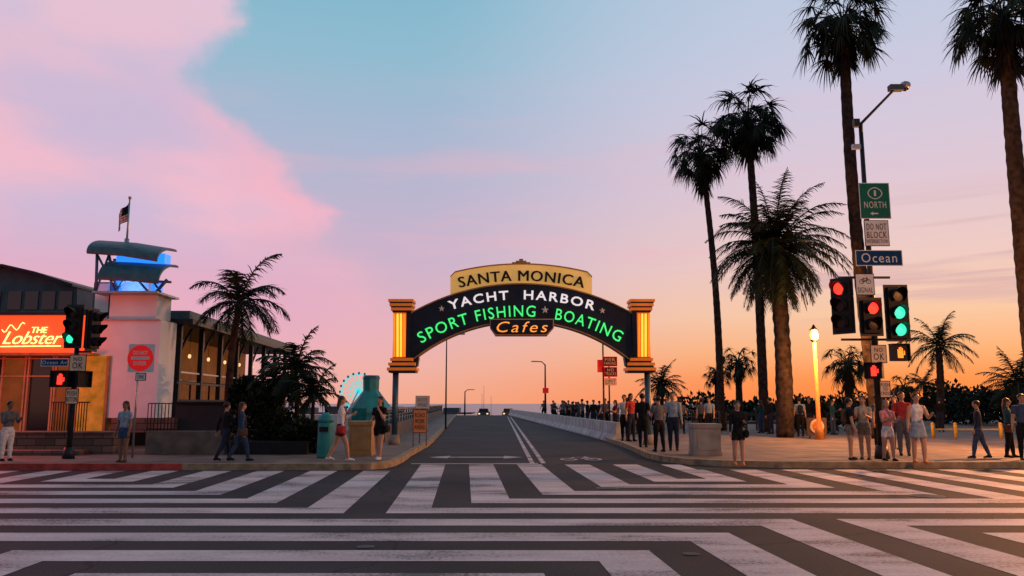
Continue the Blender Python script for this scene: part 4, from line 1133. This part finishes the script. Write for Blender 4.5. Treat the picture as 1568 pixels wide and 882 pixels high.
    if st.get('pack'):
        dens([L_(0, -.08, .62), L_(0, -.085, .78)], [(.07, .045), (.065, .04)], st['pack'], rnd=True)
    trees = []
    for mi_ in range(len(w.mats)):
        fl = [f_ for f_, q in zip(w.f, w.mi) if q == mi_]
        trees.append((mi_, BVHTree.FromPolygons(w.v, fl), .0015 if w.mats[mi_] == hair else 0.0))
    def label(c):
        best = 9; bi = 0
        for mi_, t_, bias in trees:
            dd_ = t_.find_nearest(c)[3]
            if dd_ is None: continue
            if dd_ - bias < best: best = dd_ - bias; bi = mi_
        return bi
    me = bpy.data.meshes.new('tmp'); me.from_pydata([tuple(v * Hh) for v in w.v], [], w.f)
    ob = bpy.data.objects.new('tmp', me); sc.collection.objects.link(ob)
    md = ob.modifiers.new('r', 'REMESH'); md.mode = 'VOXEL'; md.voxel_size = .0155
    ms = ob.modifiers.new('s', 'SMOOTH'); ms.factor = .5; ms.iterations = 2
    dg = bpy.context.evaluated_depsgraph_get(); e = ob.evaluated_get(dg).to_mesh()
    o = B(); o.mats = list(w.mats)
    o.v = [v.co.copy() for v in e.vertices]
    for p in e.polygons:
        o.f.append(tuple(p.vertices)); o.mi.append(label(p.center / Hh)); o.sm.append(True)
    ob.evaluated_get(dg).to_mesh_clear(); bpy.data.objects.remove(ob); bpy.data.meshes.remove(me)
    for hp, d2, s_ in hands:
        hp = hp * Hh; acr = Vector((0, 1, 0)) - d2 * d2.y
        if acr.length < .3: acr = Vector((0, 0, 1)) - d2 * d2.z
        acr.normalize(); pal = d2.cross(acr) * (-s_)
        for i, l in enumerate((.07, .078, .074, .058)):
            r0 = hp + acr * (.026 - i * .017)
            m1 = r0 + (d2 * .9 + pal * .15) * l * .55; m2 = m1 + (d2 * .75 + pal * .6) * l * .45
            o.tube([r0, m1, m2], [.009, .0085, .006], skin, 6, rnd=True)
        r0 = hp + acr * .022 - d2 * .05; m1 = r0 + (acr * .7 + d2 * .6) * .035; m2 = m1 + (acr * .25 + d2 * .9) * .03
        o.tube([r0, m1, m2], [.011, .01, .008], skin, 6, rnd=True)
    hh = hc * Hh
    for s_ in (-1, 1):
        o.ell(tuple(hh + Vector((s_ * .030, .086, .01))), (.012, .006, .007), 'cblack', 8, 5)
        o.ell(tuple(hh + Vector((s_ * .030, .089, .03))), (.016, .005, .003), hair, 8, 5)
    o.ell(tuple(hh + Vector((0, .088, -.05))), (.02, .006, .005), 'cburg', 8, 5)
    if st.get('bag'):
        s_ = st.get('bagside', 1); c = Vector((s_ * .13, .0, .49 + dz)) * Hh
        o.tube([(c.x, c.y - .12, c.z), (c.x, c.y, c.z), (c.x, c.y + .12, c.z)], [(.045, .09), (.055, .11), (.045, .09)], st['bag'], 12, ref=(1, 0, 0))
        q = [(-s_ * .09 * Hh, .02, .82 * Hh), (-s_ * .03 * Hh, .07 * Hh, .76 * Hh), (s_ * .09 * Hh, .065 * Hh, .62 * Hh), (c.x, c.y + .05, c.z + .08)]
        o.tube(q, [.012] * 4, st['bag'], 5)
    m = bpy.data.meshes.new('person'); m.from_pydata([tuple(v) for v in o.v], [], o.f); m.update()
    for k in o.mats: m.materials.append(M[k])
    m.polygons.foreach_set('material_index', o.mi); m.polygons.foreach_set('use_smooth', o.sm)
    return m
def put(me, loc, yaw, name='pedestrian', s=1.0):
    ob = bpy.data.objects.new(name, me); ob.location = loc; ob.rotation_euler = (0, 0, -radians(yaw)); ob.scale = (s, s, s)
    sc.collection.objects.link(ob); return ob
WALK = ((.42, .12), (-.32, -.55)); WALK2 = ((-.28, -.5), (.38, .15)); STAND = ((.05, .0), (-.04, -.06)); WIDE = ((.12, .08), (-.1, -.16))
PHONE = ((.35, .1, 1.75), (.05, .1, .2)); FOLD = ((.35, .12, 1.6), (.35, .12, 1.6)); SWING = ((-.4, .1, .3), (.45, .1, .5)); REST = ((.08, .12, .25), (-.05, .14, .2)); MOUTH = ((.5, .1, 2.2), (.1, .12, 1.3))
def ped(px, hy, feet, yaw, **st):
    g = G(px, feet, .15); t = D(px, hy, g.y).z - .15
    t = max(1.5, min(1.9, t)); put(person_mesh(t, st), (g.x, g.y, .152), yaw, 'pedestrian')
ped(520, 605, 706, 75, fem=1, top='cwhite', bottom='cburg', pants='short', sleeve='long', long=.14, hair='hairbrown', shoes='cwhite', legs=WALK2, arms=PHONE, bag='cred', bagside=1)
ped(580, 607, 704, 200, fem=1, top='cblack', bottom='cblack', pants='short', sleeve='short', long=.18, shoes='cwhite', legs=((.25, .1), (-.2, -.3)), arms=MOUTH, bag='cblack', bagside=-1)
ped(343, 622, 706, 40, top='cblack', bottom='cnavy', sleeve='long', legs=WALK, arms=SWING)
ped(367, 624, 706, 60, fem=1, top='cdenim', bottom='cdenim', sleeve='long', long=.12, hair='hairbrown', legs=WALK2, arms=REST, bag='cbrown', bagside=1)
ped(187, 616, 708, 190, fem=1, top='clblue', bottom='cdenim', pants='short', sleeve='short', long=.15, skin='skin2', shoes='cbrown', legs=STAND, arms=REST)
ped(8, 622, 706, 120, top='cgrey', bottom='cwhite', sleeve='long', legs=STAND, arms=FOLD, skin='skin2')
ped(957, 605, 675, 200, top='cwhite', bottom='cblack', sleeve='short', legs=STAND, arms=FOLD)
ped(967, 603, 676, 150, fem=1, top='cred', bottom='cnavy', sleeve='short', long=.14, legs=STAND, arms=REST)
ped(985, 603, 685, 20, top='cblack', bottom='cblack', sleeve='long', legs=STAND, arms=REST, skin='skin2')
ped(1010, 607, 692, -20, top='cgrey', bottom='cblack', sleeve='short', legs=WIDE, arms=FOLD)
ped(1032, 601, 690, 190, top='clblue', bottom='cnavy', sleeve='long', legs=STAND, arms=REST)
ped(1132, 620, 713, 185, fem=1, top='cblack', bottom='cblack', pants='short', sleeve='long', long=.12, shoes='corange', legs=((.06, .02), (-.1, -.12)), arms=((.3, .1, 1.5), (.1, .12, .4)), bag='cblack', bagside=-1)
ped(1304, 610, 704, 100, top='cblack', bottom='ckhaki', pants='short', sleeve='short', legs=STAND, arms=PHONE, pack='cbrown')
ped(1326, 607, 704, 215, fem=1, top='ccream', bottom='ckhaki', pants='short', sleeve='short', long=.1, hair='hairbrown', legs=STAND, arms=FOLD)
ped(1362, 613, 706, 170, fem=1, top='cpink', bottom='cwhite', pants='short', sleeve='short', long=.1, hair='hairblond', legs=WIDE, arms=FOLD)
ped(1386, 601, 698, 200, top='cred', bottom='cgrey', sleeve='short', legs=STAND, arms=REST)
ped(1409, 603, 709, 185, fem=1, top='cwhite', bottom='clblue', pants='skirt', skirt=.36, sleeve='none', long=.16, hair='hairbrown', shoes='corange', legs=((.15, .0), (-.1, -.1)), arms=((.3, .3, 1.6), (.05, .2, .3)))
ped(1348, 604, 692, 150, top='cgrey', bottom='cblack', sleeve='short', legs=STAND, arms=REST)
ped(1374, 606, 688, 230, fem=1, top='cblack', bottom='cdenim', sleeve='long', long=.15, legs=STAND, arms=REST)
ped(1502, 613, 702, -60, top='cnavy', bottom='cdenim', sleeve='long', legs=((.3, .15), (-.25, -.35)), arms=REST)
ped(1548, 610, 701, 120, fem=1, top='cteal', bottom='cblack', sleeve='long', long=.14, hair='hairbrown', legs=WIDE, arms=FOLD, bag='cbrown')
ped(1572, 604, 705, 200, top='cdenim', bottom='cblack', sleeve='short', legs=STAND, arms=REST)
cs = [person_mesh(1.72, dict(top='cblack', bottom='cnavy', sleeve='long', legs=STAND, arms=REST)),
      person_mesh(1.62, dict(fem=1, top='cburg', bottom='cblack', sleeve='short', long=.14, legs=WALK, arms=FOLD)),
      person_mesh(1.76, dict(top='cgrey', bottom='cblack', sleeve='short', legs=WALK2, arms=SWING)),
      person_mesh(1.6, dict(fem=1, top='cteal', bottom='cdenim', sleeve='long', long=.1, legs=STAND, arms=PHONE)),
      person_mesh(1.7, dict(top='clblue', bottom='cblack', sleeve='short', legs=STAND, arms=REST, pack='cnavy'))]
rd = random.Random(11)
for i in range(38):
    d_ = rd.uniform(38, 82); x = SX(rd.uniform(7.3, 12.2), d_)
    put(cs[rd.choice((0, 0, 1, 2, 2, 3, 4))], (x, d_, .152), rd.uniform(0, 360), s=rd.uniform(.92, 1.02))
for px, d_ in ((1165, 40), (1180, 39), (1225, 36), (1275, 38), (1240, 39), (1440, 42), (1215, 46), (1075, 46)):
    put(cs[rd.randrange(5)], (D(px, 640, d_).x, d_, .152), rd.uniform(0, 360))
print('done', len(bpy.data.objects))
